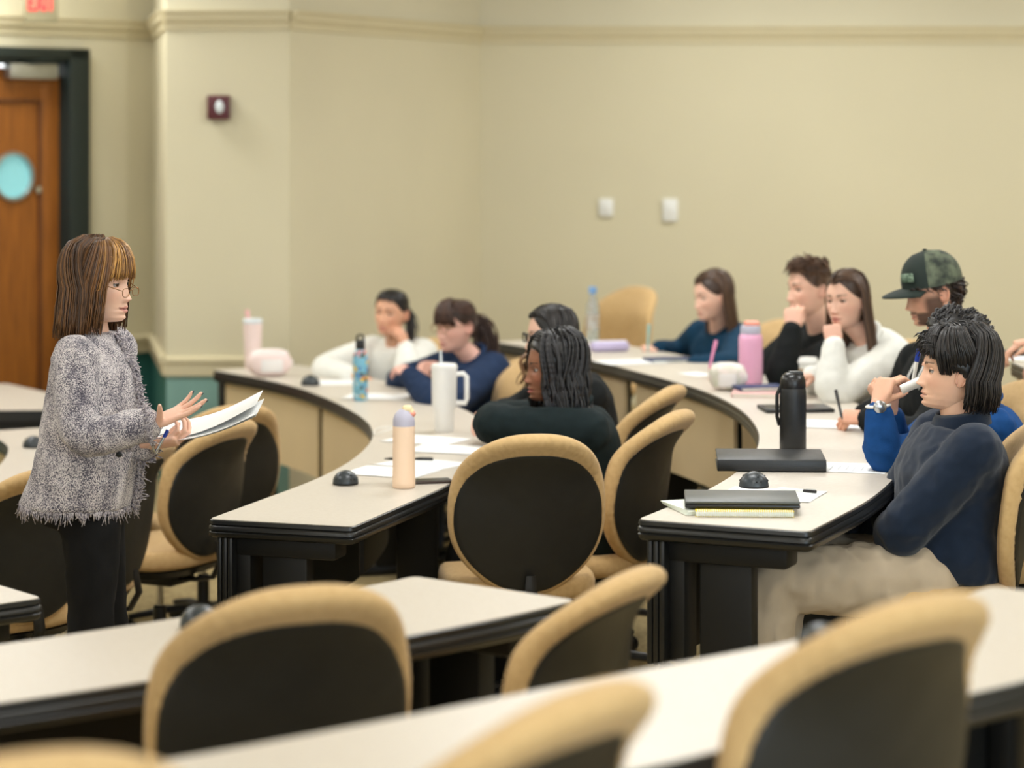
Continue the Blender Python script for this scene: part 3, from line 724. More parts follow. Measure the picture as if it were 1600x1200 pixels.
q = PZ(1218, 610, ZD); q.y += .07; book('pale green leaflet behind the pink notebook', q, .13, .10, .008, 'green_cover', .5, 'leaflet', 'leaflet')
mat('bottle_pink', srgb(240, 178, 212), .45, var=.03)
b = bottle('water_bottle', 'tall pink water bottle with lavender lid and peach top on the second desk', PZ(1173, 604, ZD), [(.045, 0), (.049, .004), (.0495, .19), (.047, .208), (.041, .216)], 'bottle_pink')
ld = obj('lid', MB().lathe([(.042, .216), (.042, .244), (.038, .250), (.001, .251)], n=32), 'lavender_lid', b, 50); obj('spout_cap', MB().box((.004, 0, .258), (.064, .05, .022), .010), 'coral', ld)
mat('sleeve_brown', srgb(176, 146, 104), .8, var=.06)
b = bottle('coffee_cup', 'white paper coffee cup with brown sleeve and white lid', PZ(1263, 606, ZD), [(.028, 0), (.030, .002), (.039, .103)], 'plastic_white', cat='cup')
obj('sleeve', MB().lathe([(.0335, .028), (.0380, .078), (.0392, .078), (.0347, .028)], n=32, cap=False), 'sleeve_brown', b); obj('lid', MB().lathe([(.042, .100), (.043, .106), (.041, .112), (.037, .116), (.035, .124), (.001, .124)], n=32), 'plastic_white', b)
mat('leather_black', srgb(30, 32, 34), .42, spec=.5, var=.12, vscale=40, bump=.15, bscale=400); mat('laptop_grey', srgb(74, 77, 75), .4, spec=.5, var=.04)
t = LB('tablet', 'black tablet lying behind the tall black bottle', 'tablet', PZ(1243, 641, ZD), .1); obj('cover', MB().box((0, 0, .007), (.26, .18, .013), .004), 'leather_black', t); obj('screen', MB().box((0, 0, .0138), (.235, .155, .0006)), 'pen_black', t, 0)
b = bottle('water_bottle', 'tall matt black water bottle on the second desk', PZ(1239, 708, ZD), [(.040, 0), (.043, .004), (.0435, .185), (.0425, .205), (.0405, .212)], 'leather_black')
ld = obj('lid', MB().lathe([(.041, .212), (.042, .216), (.041, .238), (.035, .254), (.024, .262), (.001, .264)], n=32), 'pen_black', b, 50); obj('spout_cover', MB().box((.008, -.004, .258), (.05, .034, .020), .008), 'leather_black', ld); obj('carry_loop', MB().tube([(-.038, 0, .22), (-.052, 0, .19), (-.052, 0, .12), (-.044, 0, .09)], .006, 8), 'pen_black', b)
t = LB('binder', 'thick black zip binder lying behind the dome microphone', 'binder', PZ(1203, 729, ZD), -.06)
obj('front_cover', MB().box((0, 0, .036), (.335, .25, .006), .003), 'leather_black', t); obj('back_cover', MB().box((0, 0, .004), (.335, .25, .006), .003), 'leather_black', t)
obj('spine', MB().box((0, -.124, .020), (.335, .010, .036), .005), 'leather_black', t); obj('pages', MB().box((.0, .002, .020), (.322, .235, .025)), 'label_grey', t, 0); obj('zip', MB().tube([(-.166, .12, .02), (.166, .12, .02), (.166, -.115, .02)], .003, 6), 'metal', t)
mat('yellow_cover', srgb(242, 214, 64), .5, var=.04); mat('coil_white', srgb(236, 236, 232), .4, var=.02)
pN = PZ(1161, 800, ZD); rzN = -.04
t = LB('spiral_notebook', 'yellow spiral notebook under the closed laptop', 'notebook', pN, rzN)
obj('cover', MB().box((0, .01, .0145), (.268, .20, .0016), .0005), 'yellow_cover', t); obj('pages', MB().box((0, .01, .0075), (.266, .198, .012)), 'page', t, 0); obj('back_cover', MB().box((0, .01, .001), (.268, .20, .0016)), 'yellow_cover', t, 0)
cm = MB()
for i in range(44):
    x = -.128+i*.256/43; cm.tube([(x, -.094+.010*math.cos(a), .0105+.0095*math.sin(a)) for a in np.linspace(-PI, PI, 9)], .0012, 5, cap=False)
obj('coil', cm, 'coil_white', t)['kind'] = 'stuff'
q = pN+Vector((-.075, .02, 0)); t = LB('paper_stack', 'cream papers sticking out left from under the laptop', 'paper', q+Vector((-.035, .03, 0)), .25)
for i in range(4): obj('sheet', MB().box((0, i*.002, .002+i*.003), (.16, .2, .0022), 0, i*.03), 'page', t, 0)
t = LB('laptop', 'closed dark grey laptop stacked on the yellow notebook', 'laptop', pN+Vector((.0, .052, .0175)), -.06)
obj('lid', MB().box((0, 0, .0155), (.315, .218, .007), .003), 'laptop_grey', t); obj('base', MB().box((0, 0, .0055), (.315, .218, .011), .004), 'pen_black', t); obj('hinge', MB().tube([(-.12, .108, .011), (.12, .108, .011)], .005, 8), 'pen_black', t)
t = LB('phone', 'dark phone by the hand at the right frame edge', 'phone', PZ(1580, 556, ZA), .3); obj('body', MB().box((0, 0, .012), (.10, .07, .022), .006), 'pen_black', t); obj('screen', MB().box((0, 0, .0235), (.09, .06, .0006)), 'mic_plastic', t, 0)
# bag on the floor under the second desk
mat('bag_black', srgb(22, 22, 24), .75, var=.2, bump=.3, bscale=300); mat('strap_red', srgb(150, 70, 44), .6)
t = thing('backpack', 'black backpack with a rust strap under the second desk', 'backpack', (.86, 9.15, T2), .3)
obj('body', MB().box((0, 0, .17), (.30, .22, .34), .07, seg=4), 'bag_black', t); obj('front_pocket', MB().box((0, -.12, .12), (.22, .08, .18), .03, seg=3), 'bag_black', t)
obj('strap', MB().tube([(-.12, -.1, .30), (-.18, -.16, .2), (-.17, -.16, .06)], [.016]*3, 8, flat=.4), 'strap_red', t); obj('handle', MB().tube([(-.04, 0, .33), (-.03, 0, .37), (.03, 0, .37), (.04, 0, .33)], .008, 8), 'bag_black', t)
# ------------------------------------------------------------------ people
mat('skin', (1, 1, 1, 1), .5, spec=.35, attr=True, var=.05, vscale=60, sss=.12, bump=.05, bscale=400)
mat('hair', (1, 1, 1, 1), .42, spec=.5, attr=True, var=.2, vscale=120)
mat('eye', (1, 1, 1, 1), .15, attr=True, var=.0)
mat('black_knit', srgb(24, 27, 28), .85, spec=.2, var=.2, vscale=30, bump=.3, bscale=500)
mat('dark_green_knit', srgb(22, 34, 36), .85, spec=.2, var=.2, vscale=30, bump=.3, bscale=500)
mat('white_knit', srgb(232, 232, 226), .85, spec=.2, var=.05, vscale=30, bump=.3, bscale=500)
mat('navy_knit', srgb(30, 48, 78), .85, spec=.2, var=.15, vscale=30, bump=.3, bscale=500)
mat('dark_navy_fleece', srgb(26, 38, 56), .9, spec=.15, var=.15, vscale=30, bump=.35, bscale=700, sheen=.2)
mat('teal_navy_knit', srgb(18, 56, 82), .85, spec=.2, var=.15, vscale=30, bump=.3, bscale=500)
mat('royal_knit', srgb(22, 72, 132), .85, spec=.2, var=.15, vscale=30, bump=.3, bscale=500)
mat('khaki_cotton', srgb(196, 178, 154), .8, spec=.2, var=.08, vscale=10, bump=.2, bscale=900)
mat('black_cotton', srgb(20, 20, 21), .8, spec=.2, var=.15, vscale=15, bump=.2, bscale=500)
mat('denim', srgb(48, 58, 78), .85, var=.2, vscale=40, bump=.2)
mat('shoe_white', srgb(224, 222, 216), .6, var=.05); mat('shoe_dark', srgb(34, 30, 28), .5, var=.1)

def remesh(mb, voxel, it=3, fac=.5):
    me = bpy.data.meshes.new('tmp'); me.from_pydata(mb.v, [], mb.f); me.update()
    bm = bmesh.new(); bm.from_mesh(me); bmesh.ops.recalc_face_normals(bm, faces=bm.faces[:]); bm.to_mesh(me); bm.free()
    o = bpy.data.objects.new('tmp', me); COL.objects.link(o)
    m = o.modifiers.new('r', 'REMESH'); m.mode = 'VOXEL'; m.voxel_size = voxel
    if it: s = o.modifiers.new('s', 'SMOOTH'); s.factor = fac; s.iterations = it
    dg = bpy.context.evaluated_depsgraph_get(); e = o.evaluated_get(dg); em = e.to_mesh()
    n = len(em.vertices); co = np.empty(n*3, np.float32); em.vertices.foreach_get('co', co)
    no = np.empty(n*3, np.float32); em.vertex_normals.foreach_get('vector', no)
    fs = [tuple(p.vertices) for p in em.polygons]
    e.to_mesh_clear(); bpy.data.objects.remove(o, do_unlink=True); bpy.data.meshes.remove(me)
    r = MB(); r.v = [tuple(map(float, p)) for p in co.reshape(-1, 3)]; r.f = fs; r.c = [(1, 1, 1)]*n; r.n = no.reshape(-1, 3)
    return r
def wrinkle(mb, amp, scale, st=(1, 1, 1), seed=0):
    for i, p in enumerate(mb.v):
        q = Vector((p[0]*st[0]*scale+seed, p[1]*st[1]*scale, p[2]*st[2]*scale))
        d = noise.noise(q)+.5*noise.noise(q*2.1)
        d = (1-abs(d)*2)*.6 if amp > 0 else d
        n = mb.n[i]; mb.v[i] = (p[0]+n[0]*amp*d, p[1]+n[1]*amp*d, p[2]+n[2]*amp*d)
    return mb

ZT = np.array([.118, .1165, .110, .095, .07, .04, .015, -.01, -.035, -.06, -.08, -.098, -.110, -.116])
RF = np.array([.0, .018, .040, .063, .081, .0885, .0895, .087, .087, .0872, .0865, .083, .068, .0])
RB = np.array([.0, .022, .048, .074, .093, .101, .101, .096, .086, .070, .055, .04, .02, .0])
RX = np.array([.0, .017, .038, .057, .070, .0765, .0775, .076, .072, .0655, .0575, .046, .031, .0])
def prof_at(tab, z): return float(np.interp(-z, -ZT, tab))
def head_pt(th, z, off=0, jaw=1.0):
    w = jaw if z < -.02 else 1
    rx = prof_at(RX, z)*(1-(1-w)*min(1, (-z-.02)/.05)) if z < -.02 else prof_at(RX, z)
    r = prof_at(RF, z) if math.cos(th) > 0 else prof_at(RB, z)
    s, c = math.sin(th), math.cos(th)
    k = 1+off/.1
    return Vector((s*(rx+off), c*(r+off), z*(1+(off/.118 if z > 0 else 0))))
def gau(x, s): return math.exp(-(x/s)**2)
def lerp3(a, b, t): return tuple(a[i]*(1-t)+b[i]*t for i in range(3))
def head_mesh(skin, hairc, male, beard=0, smile=0, brow=1.0):
    NT, NZ = 112, 84; mb = MB(); vs = []; cs = []; fs = []
    jaw = 1.0 if male else .92
    nose = .0235 if male else .0185
    lip = lerp3(skin, srgb(176, 84, 84), .62 if not male else .35); red = lerp3(skin, srgb(214, 120, 100), .55)
    dark = lerp3(hairc, (.02, .015, .012), .4)
    zs = []
    for i in range(NZ+1):
        u = i/NZ; a = PI*u
        z = .118*math.cos(a)*.35+(.118-.234*u)*.65 if True else 0
        zs.append(max(-.1159, min(.118, z)))
    for z in zs:
        for k in range(NT):
            u = 2*k/NT-1; th = PI*u-.62*math.sin(PI*u)
            p = head_pt(th, z, 0, jaw); x = p.x; c = math.cos(th)
            col = skin
            if c > 0.05:
                f = smooth01((c-.05)/.4); ax = abs(x); dy = 0
                t = (.012-z)/.054                         # nose
                if 0 <= t <= 1: dy += nose*(t**1.25*.92+.08)*gau(x, .0085+.0045*t)
                elif t > 1: dy += nose*gau(x, .013)*max(0, 1-(t-1)/.17)**.8
                elif t > -.5: dy += nose*.08*gau(x, .0085)*(1+t*2)
                dy += .008*gau(ax-.0125, .0065)*gau(z+.043, .0075)
                dy -= .0125*gau(ax-.031, .0165)*gau(z-.003, .0125)
                dy -= .004*gau(ax-.014, .008)*gau(z-.004, .012)
                dy += (.0045 if male else .002)*gau(z-.024, .010)*gau(ax-.026, .026)
                dy += .0050*gau(ax-.044, .018)*gau(z+.028, .020)
                dy += .0062*gau(z+.0655, .0050)*gau(x, .021)-.0052*gau(z+.0715, .0023)*gau(x, .023)+.0070*gau(z+.0785, .0058)*gau(x, .018)
                dy -= .0035*gau(z+.0885, .0055)*gau(x, .02)
                dy += (.0070 if male else .0055)*gau(z+.103, .011)*gau(x, .018)
                dy -= .003*gau(ax-.036, .012)*gau(z+.066, .015)
                p.y += dy*f
                # colour
                col = lerp3(col, red, .35*gau(ax-.046, .02)*gau(z+.028, .02)+.25*gau(x, .014)*gau(z+.042, .012))
                mz = z+.0715+smile*(ax/.024)**2*-.006
                le = 1 if (ax < .0245 and -.0115*(1-(ax/.0245)**1.5)-.001 < mz < .0092*(1-(ax/.0245)**1.6)+.0005) else 0
                if le: col = lip
                if abs(mz) < .0016 and ax < .026: col = lerp3(lip, (.08, .02, .02), .6)
                bz = .0215+.006*math.sin(min(1, max(0, (ax-.012)/.040))*PI*.75)
                if .012 < ax < .052 and abs(z-bz) < .0042*(1-.5*(ax-.012)/.04)*brow: col = lerp3(skin, dark, .82)
                col = lerp3(col, dark, .28*gau(ax-.031, .017)*gau(z-.008, .006))
                if beard:
                    m = max(smooth01((-z-.052)/.012)*smooth01((ax-.018-.4*max(0, -.085-z))/.01+(1 if z < -.09 else 0)), gau(z+.0585, .006)*smooth01((.03-ax)/.008))
                    if le: m = 0
                    side = smooth01((abs(th)-.75)/.35)*smooth01((-z+.01)/.03)
                    m = max(m*smooth01((1.5-abs(th))/.2), side*smooth01((1.62-abs(th))/.1))
                    col = lerp3(col, dark, beard*m); p.y += .003*m*beard
            elif beard and abs(th) < 1.62 and z < .0:
                col = lerp3(col, dark, beard*smooth01((-z+.01)/.03))
            vs.append(p); cs.append(col)
    for i in range(NZ):
        for k in range(NT): fs.append((i*NT+k, i*NT+(k+1) % NT, (i+1)*NT+(k+1) % NT, (i+1)*NT+k))
    fs.append(tuple(range(NT))); fs.append(tuple(NZ*NT+k for k in range(NT)))
    mb.add(vs, fs, cs)
    for s in (-1, 1):                                        # ears
        M = Matrix.Translation((s*.0775, -.012, -.006)) @ Matrix.Rotation(s*.35, 4, 'Z') @ Matrix.Rotation(.15, 4, 'X')
        e = MB().ball((0, 0, 0), (.0065, .017, .030), 12, 10, col=lerp3(skin, red, .3))
        pts = [(s*.006, .010*math.cos(a)*1.5-.002, .026*math.sin(a)*1.05) for a in np.linspace(-.9, 4.1, 16)]
        e.tube(pts, [.0035]*16, 6, col=lerp3(skin, red, .35)); e.xf(M); mb.join(e)
    return mb
def eye_mesh(skin, hairc, gaze=(0, 0), shut=.34):
    mb = MB(); vs = []; fs = []; cs = []; n, m = 28, 20; r = .0128
    for i in range(m+1):
        p = PI*i/m
        for k in range(n):
            a = 2*PI*k/n; v = Vector((math.sin(p)*math.cos(a), math.cos(p), math.sin(p)*math.sin(a)))   # pole at +y
            g = Vector((gaze[0], 1, gaze[1])).normalized(); dd = math.acos(max(-1, min(1, v.dot(g))))
            c = (.34, .31, .29)
            if dd < .78: c = (.05, .028, .016)
            if dd < .34: c = (.005, .005, .005)
            rr = r
            if v.z > shut: c = skin; rr = r*1.05
            elif v.z > shut-.16: c = (.015, .01, .01); rr = r*1.04
            if v.z < -.42: c = skin; rr = r*1.03
            vs.append(v*rr); cs.append(c)
    for i in range(m):
        for k in range(n): fs.append((i*n+k, i*n+(k+1) % n, (i+1)*n+(k+1) % n, (i+1)*n+k))
    return mb.add(vs, fs, cs)

def hairline(th):
    a = abs(th)
    return float(np.interp(a, [0, .5, .8, 1.1, 1.35, 1.6, 1.9, 2.2, 3.15], [.078, .074, .060, .034, .018, .012, -.02, -.055, -.07]))
def scalp(hairc, off=.007, line=None, lo=0):
    NT, NZ = 64, 40; vs = []; fs = []; idx = {}; mb = MB(); line = line or hairline
    for i in range(NZ+1):
        u = i/NZ; z = .1179*math.cos(u*PI)*.4+(.1179-.225*u)*.6
        for k in range(NT):
            th = 2*PI*k/NT-PI; h = line(th)
            zz = max(z, h-.002); vs.append(head_pt(th, zz, off*(1 if zz > h else .1)))
    for i in range(NZ):
        for k in range(NT): fs.append((i*NT+k, i*NT+(k+1) % NT, (i+1)*NT+(k+1) % NT, (i+1)*NT+k))
    return mb.add(vs, fs, hairc)
def vline(th):
    return float(np.interp(abs(th), [0, .25, .6, .9, 1.2, 1.45, 1.6, 1.9, 2.2, 3.15], [.096, .084, .064, .040, .020, .012, .010, -.02, -.055, -.07]))
class Hair:
    def __init__(s, c1, c2, seed, n=4, flat=.6): s.mb = MB(); s.c1 = c1; s.c2 = c2; s.r = random.Random(seed); s.n = n; s.flat = flat
    def col(s): return lerp3(s.c1, s.c2, s.r.random()**1.6)
    def lock(s, pts, r, col=None, taper=.25, n=None):
        m = len(pts); rad = [r*(.75+.25*math.sin(PI*min(1, i/(m*.4))*.5)) * (1 if i < m*.6 else 1-(1-taper)*((i-m*.6)/(m*.4))) for i in range(m)]
        s.mb.tube(pts, rad, n or s.n, col or s.col(), True, s.flat)
    def parted(s, N, zend, front=.07, r=.006, off=.012, flare=0, curl=0, part=0, inward=0, ymin=-.075, wave=0, facey=.035):
        R = s.r
        for i in range(N):
            side = 1 if i % 2 else -1; y0 = R.uniform(ymin, front); o = off*R.uniform(.5, 1.25)
            pts = []; ze = zend+R.uniform(-.02, .02); ph = R.uniform(0, 6.28)
            kap = math.sqrt(max(.05, 1-((y0+.004)/(.104+o))**2)); ye = min(y0, facey)-.012*R.random()
            for j in range(9):
                q = j/8; psi = math.radians(3+q*92)
                y = y0+(ye-y0)*smooth01(q*1.2); kk = math.sqrt(max(.05, 1-((y+.004)/(.104+o))**2))
                pts.append(Vector((side*(.0775+o)*kk*math.sin(psi)+part*(1-q), y, (.119+o)*kk*math.cos(psi))))
            p = pts[-1]; L = p.z-ze; m = max(3, int(L/.03))
            for j in range(1, m+1):
                q = j/m
                x = p.x*(1+flare*q)-side*inward*max(0, q-.6)/.4; w = wave*math.sin(ph+q*9)
                pts.append(Vector((x+w, p.y-.02*q*(1 if y0 < .03 else .4)+w, p.z-L*q)))
            s.lock(pts, r*R.uniform(.7, 1.2))
    def back(s, N, zend, r=.007, off=.012, inward=0, flare=0, span=1.45, wave=0):
        R = s.r
        for i in range(N):
            th = PI+R.uniform(-span, span); o = off*R.uniform(.4, 1.3); pts = []; ph = R.uniform(0, 6.28)
            for j in range(8):
                z = .116-.126*j/7; pts.append(head_pt(th+.3*(1-j/7)*math.copysign(1, PI-th), z, o))
            p = pts[-1]; ze = zend+R.uniform(-.02, .02); L = p.z-ze; m = max(2, int(L/.03))
            for j in range(1, m+1):
                q = j/m; w = wave*math.sin(ph+q*9)
                pts.append(Vector((p.x*(1+flare*q-inward*max(0, q-.6))+w, p.y*(1+.1*q-inward*max(0, q-.6))+w, p.z-L*q)))
            s.lock(pts, r*R.uniform(.7, 1.2))
    def bangs(s, N, zlow=.03, span=.75, r=.0055, off=.012):
        R = s.r
        for i in range(N):
            th = R.uniform(-span, span); pts = []; o = off*R.uniform(.7, 1.3); zl = zlow+R.uniform(-.008, .01)-.012*abs(th)
            for j in range(8):
                q = j/7; z = .1175-(.1175-zl)*q**1.2; pts.append(head_pt(th*(.55+.45*q)+R.uniform(-.02, .02), z, o*(1-.3*q)))
            s.lock(pts, r*R.uniform(.7, 1.2), taper=.15)
    def sides(s, N, zend, t0=.85, t1=1.7, r=.004, off=.016, inward=0, flare=0, wave=0, zs=.112, jit=.02):
        R = s.r
        for i in range(N):
            sg = 1 if i % 2 else -1; th = sg*R.uniform(t0, t1); o = off*R.uniform(.6, 1.25); pts = []; ph = R.uniform(0, 6.28)
            for j in range(9):
                q = j/8; z = zs-(zs+.01)*q; pts.append(head_pt(th*(.8+.2*q), z, o))
            zz = zend+R.uniform(-jit, jit)
            if zz > -.005: pts = [head_pt(th*(.8+.2*j/8), zs-(zs-zz)*j/8, o*(1 if j < 6 else 1-.25*(j-5))) for j in range(9)]; s.lock(pts, r*R.uniform(.7, 1.2)); continue
            p = pts[-1]; ze = zz; L = p.z-ze; m = max(2, int(abs(L)/.03))
            for j in range(1, m+1):
                q = j/m; w = wave*math.sin(ph+q*9)
                pts.append(Vector((p.x*(1+flare*q-inward*max(0, q-.6))+w, p.y-.01*q+w, p.z-L*q)))
            s.lock(pts, r*R.uniform(.7, 1.2))
    def short(s, N, L=.03, r=.0045, flow=(0, .3, .2), lift=.010, line=None, curl=0, top=0, zmin=-1, zmax=.117):
        R = s.r; line = line or hairline; F = Vector(flow)
        for i in range(N):
            th = R.uniform(-PI, PI); h = line(th); z = h+(.117-h)*R.random()**.8
            if z < zmin or z > zmax: continue
            p = head_pt(th, z, .004); c = Vector((0, 0, -.01)); nrm = (p-c).normalized()
            tang = (F-nrm*F.dot(nrm)); tang = tang.normalized() if tang.length > 1e-4 else Vector((0, 1, 0))
            tang = (tang+Vector((R.gauss(0, .25), R.gauss(0, .25), R.gauss(0, .25)))).normalized()
            ll = L*R.uniform(.7, 1.2)*(1+top*smooth01((z-.04)/.06)); b = nrm.cross(tang); pts = []; ph = R.uniform(0, 6.28)
            m = 9 if curl else 5
            for j in range(m):
                q = j/(m-1); cc = curl*Vector((0, 0, 0)) if not curl else (b*math.sin(ph+q*8)+nrm*math.cos(ph+q*8))*curl*q
                pts.append(p+tang*ll*q+nrm*(lift*(1+top*smooth01((z-.04)/.06))*math.sin(q*2.2))-nrm*(q*q*ll*.25)+cc)
            s.lock(pts, r*R.uniform(.7, 1.25), taper=.2)
    def pulled(s, N, tie, r=.005, off=.006):
        R = s.r; tie = Vector(tie)
        for i in range(N):
            th = R.uniform(-PI, PI); h = hairline(th); z = h+(.113-h)*R.random()
            p = head_pt(th, z, off*.6); pts = []
            for j in range(8):
                q = j/7; v = p.lerp(tie, q); d = v-Vector((0, -.005, 0)); L0 = (p-Vector((0, -.005, 0))).length; L1 = (tie-Vector((0, -.005, 0))).length
                # keep outside of the skull
                zz = max(-.08, min(.1165, v.z)); tt = math.atan2(v.x, v.y); sp = head_pt(tt, zz, off)
                v2 = sp if Vector((v.x, v.y)).length < Vector((sp.x, sp.y)).length else v
                pts.append(v2)
            s.lock(pts, r*R.uniform(.7, 1.2), taper=.7)
    def tail(s, N, tie, end, spread=.02, r=.006, wave=.004, via=None):
        R = s.r; tie = Vector(tie); end = Vector(end); via = Vector(via) if via else (tie+end)/2+Vector((0, -.03, .02))
        for i in range(N):
            o1 = Vector((R.gauss(0, 1), R.gauss(0, 1), R.gauss(0, .5)))*spread; pts = []; ph = R.uniform(0, 6.28)
            for j in range(10):
                q = j/9; v = tie*(1-q)**2+via*2*q*(1-q)+end*q*q
                pts.append(v+o1*(.35+.65*math.sin(min(1, q*1.3)*PI/2))+Vector((1, 1, 0))*wave*math.sin(ph+q*9))
            s.lock(pts, r*R.uniform(.7, 1.2))

def hand_mesh(wr, d, n, side, curls, thumb=(.5, .35), size=1.0, spread=.12, thumb_curl=.25, palm_flat=1.0, voxel=.0032):
    d = d.normalized(); n = (n-d*n.dot(d)).normalized(); t = d.cross(n)*(1 if side == 'R' else -1)   # t: thumb side
    M = Matrix((t, d, n)).transposed()
    mb = MB(); k = size
    P = lambda x, y, z: wr+M @ Vector((x*k, y*k, z*k))
    # palm: flattened loft
    vs = []; fs = []; prof = [(-.035, .024, .019, 0), (-.012, .025, .018, 0), (.008, .031, .0165, .002), (.035, .039, .0155, .002), (.062, .0405, .0135, 0), (.084, .039, .0115, -.001), (.090, .034, .008, -.001)]
    for y, a, b, ox in prof:
        for q in range(16):
            an = 2*PI*q/16; c, s = math.cos(an), math.sin(an)
            vs.append(P(ox+a*math.copysign(abs(c)**.8, c), y, b*math.copysign(abs(s)**.8, s)))
    for i in range(len(prof)-1):
        for q in range(16): fs.append((i*16+q, i*16+(q+1) % 16, (i+1)*16+(q+1) % 16, (i+1)*16+q))
    fs.append(tuple(range(16))[::-1]); fs.append(tuple((len(prof)-1)*16+q for q in range(16))); mb.add(vs, fs)
    tips = []
    lens = [(.043, .026, .022), (.047, .030, .023), (.044, .028, .022), (.034, .021, .020)]; xs = [.029, .010, -.0095, -.0275]; ys = [.080, .085, .082, .074]
    for i in range(4):
        c = curls[i] if hasattr(curls[i], '__len__') else (curls[i], curls[i]*1.15, curls[i]*.8)
        p = Vector((xs[i], ys[i]-.012, 0)); a = 0; sp = spread*(1.5-i)*.6; pts = [p.copy()]; rad = [.0098]
        for j in range(3):
            a += c[j]; v = Vector((math.sin(sp)*math.cos(a), math.cos(a)*math.cos(sp), math.sin(a)))
            L = lens[i][j]+(.012 if j == 0 else 0)
            pts.append(p+v*L*.5); rad.append([.0092, .0084, .0076][j]*(1 if i < 3 else .88))
            p = p+v*L; pts.append(p.copy()); rad.append([.0092, .0083, .0055][j]*(1 if i < 3 else .88))
        tips.append((P(*pts[-1]), M @ v, M @ Vector((0, -math.sin(a), math.cos(a)))))
        mb.tube([P(*q) for q in pts], [r*k for r in rad], 10); mb.ball(P(*pts[-1]), rad[-1]*k*1.02, 8, 6)
    # thumb
    p = Vector((.022, .016, .004)); out, up = thumb
    v = Vector((math.sin(out), math.cos(out), 0))*math.cos(up)+Vector((0, 0, math.sin(up))); pts = [p.copy()]; rad = [.0135]
    bend = Vector((-math.cos(out), math.sin(out), .4)).normalized()
    for j, L in enumerate((.040, .030, .026)):
        v = (v+bend*thumb_curl*(.3 if j == 0 else 1)).normalized(); p = p+v*L; pts.append(p.copy()); rad.append([.0108, .0098, .0065][j])
    tips.append((P(*pts[-1]), M @ v, M @ Vector((0, 0, 1))))
    mb.tube([P(*q) for q in pts], [r*k for r in rad], 10); mb.ball(P(*pts[-1]), rad[-1]*k, 8, 6)
    r = remesh(mb, voxel, 4, .5)
    return r, tips, M

def limb(mb, pts, rad, n=14, flat=1.0):
    """tapered limb through joints with rounded bends"""
    P = [Vector(p) for p in pts]; out = []; rr = []
    for i in range(len(P)):
        if 0 < i < len(P)-1:
            a = (P[i-1]-P[i]); b = (P[i+1]-P[i]); m = min(.06, a.length*.35, b.length*.35)
            s, e = P[i]+a.normalized()*m, P[i]+b.normalized()*m
            for q in (0, .25, .5, .75, 1): out.append(s*(1-q)**2+P[i]*2*q*(1-q)+e*q*q); rr.append(rad[i])
        else: out.append(P[i]); rr.append(rad[i])
    # subdivide straight runs
    o2 = [out[0]]; r2 = [rr[0]]
    for i in range(1, len(out)):
        m = max(1, int((out[i]-out[i-1]).length/.05))
        for j in range(1, m+1): q = j/m; o2.append(out[i-1].lerp(out[i], q)); r2.append(rr[i-1]*(1-q)+rr[i]*q)
    mb.tube(o2, r2, n); mb.ball(o2[0], r2[0], 12, 8); mb.ball(o2[-1], r2[-1], 12, 8)
def loft(mb, rings, n=24, p=2.3):
    """rings: (centre, right, forward, half width, half depth)"""
    vs = []; fs = []
    for c, r, f, a, b in rings:
        for k in range(n):
            an = 2*PI*k/n; x, y = math.cos(an), math.sin(an)
            vs.append(c+r*a*math.copysign(abs(x)**(2/p), x)+f*b*math.copysign(abs(y)**(2/p), y))
    m = len(rings)
    for i in range(m-1):
        for k in range(n): fs.append((i*n+k, i*n+(k+1) % n, (i+1)*n+(k+1) % n, (i+1)*n+k))
    fs.append(tuple(range(n))[::-1]); fs.append(tuple((m-1)*n+k for k in range(n))); mb.add(vs, fs)

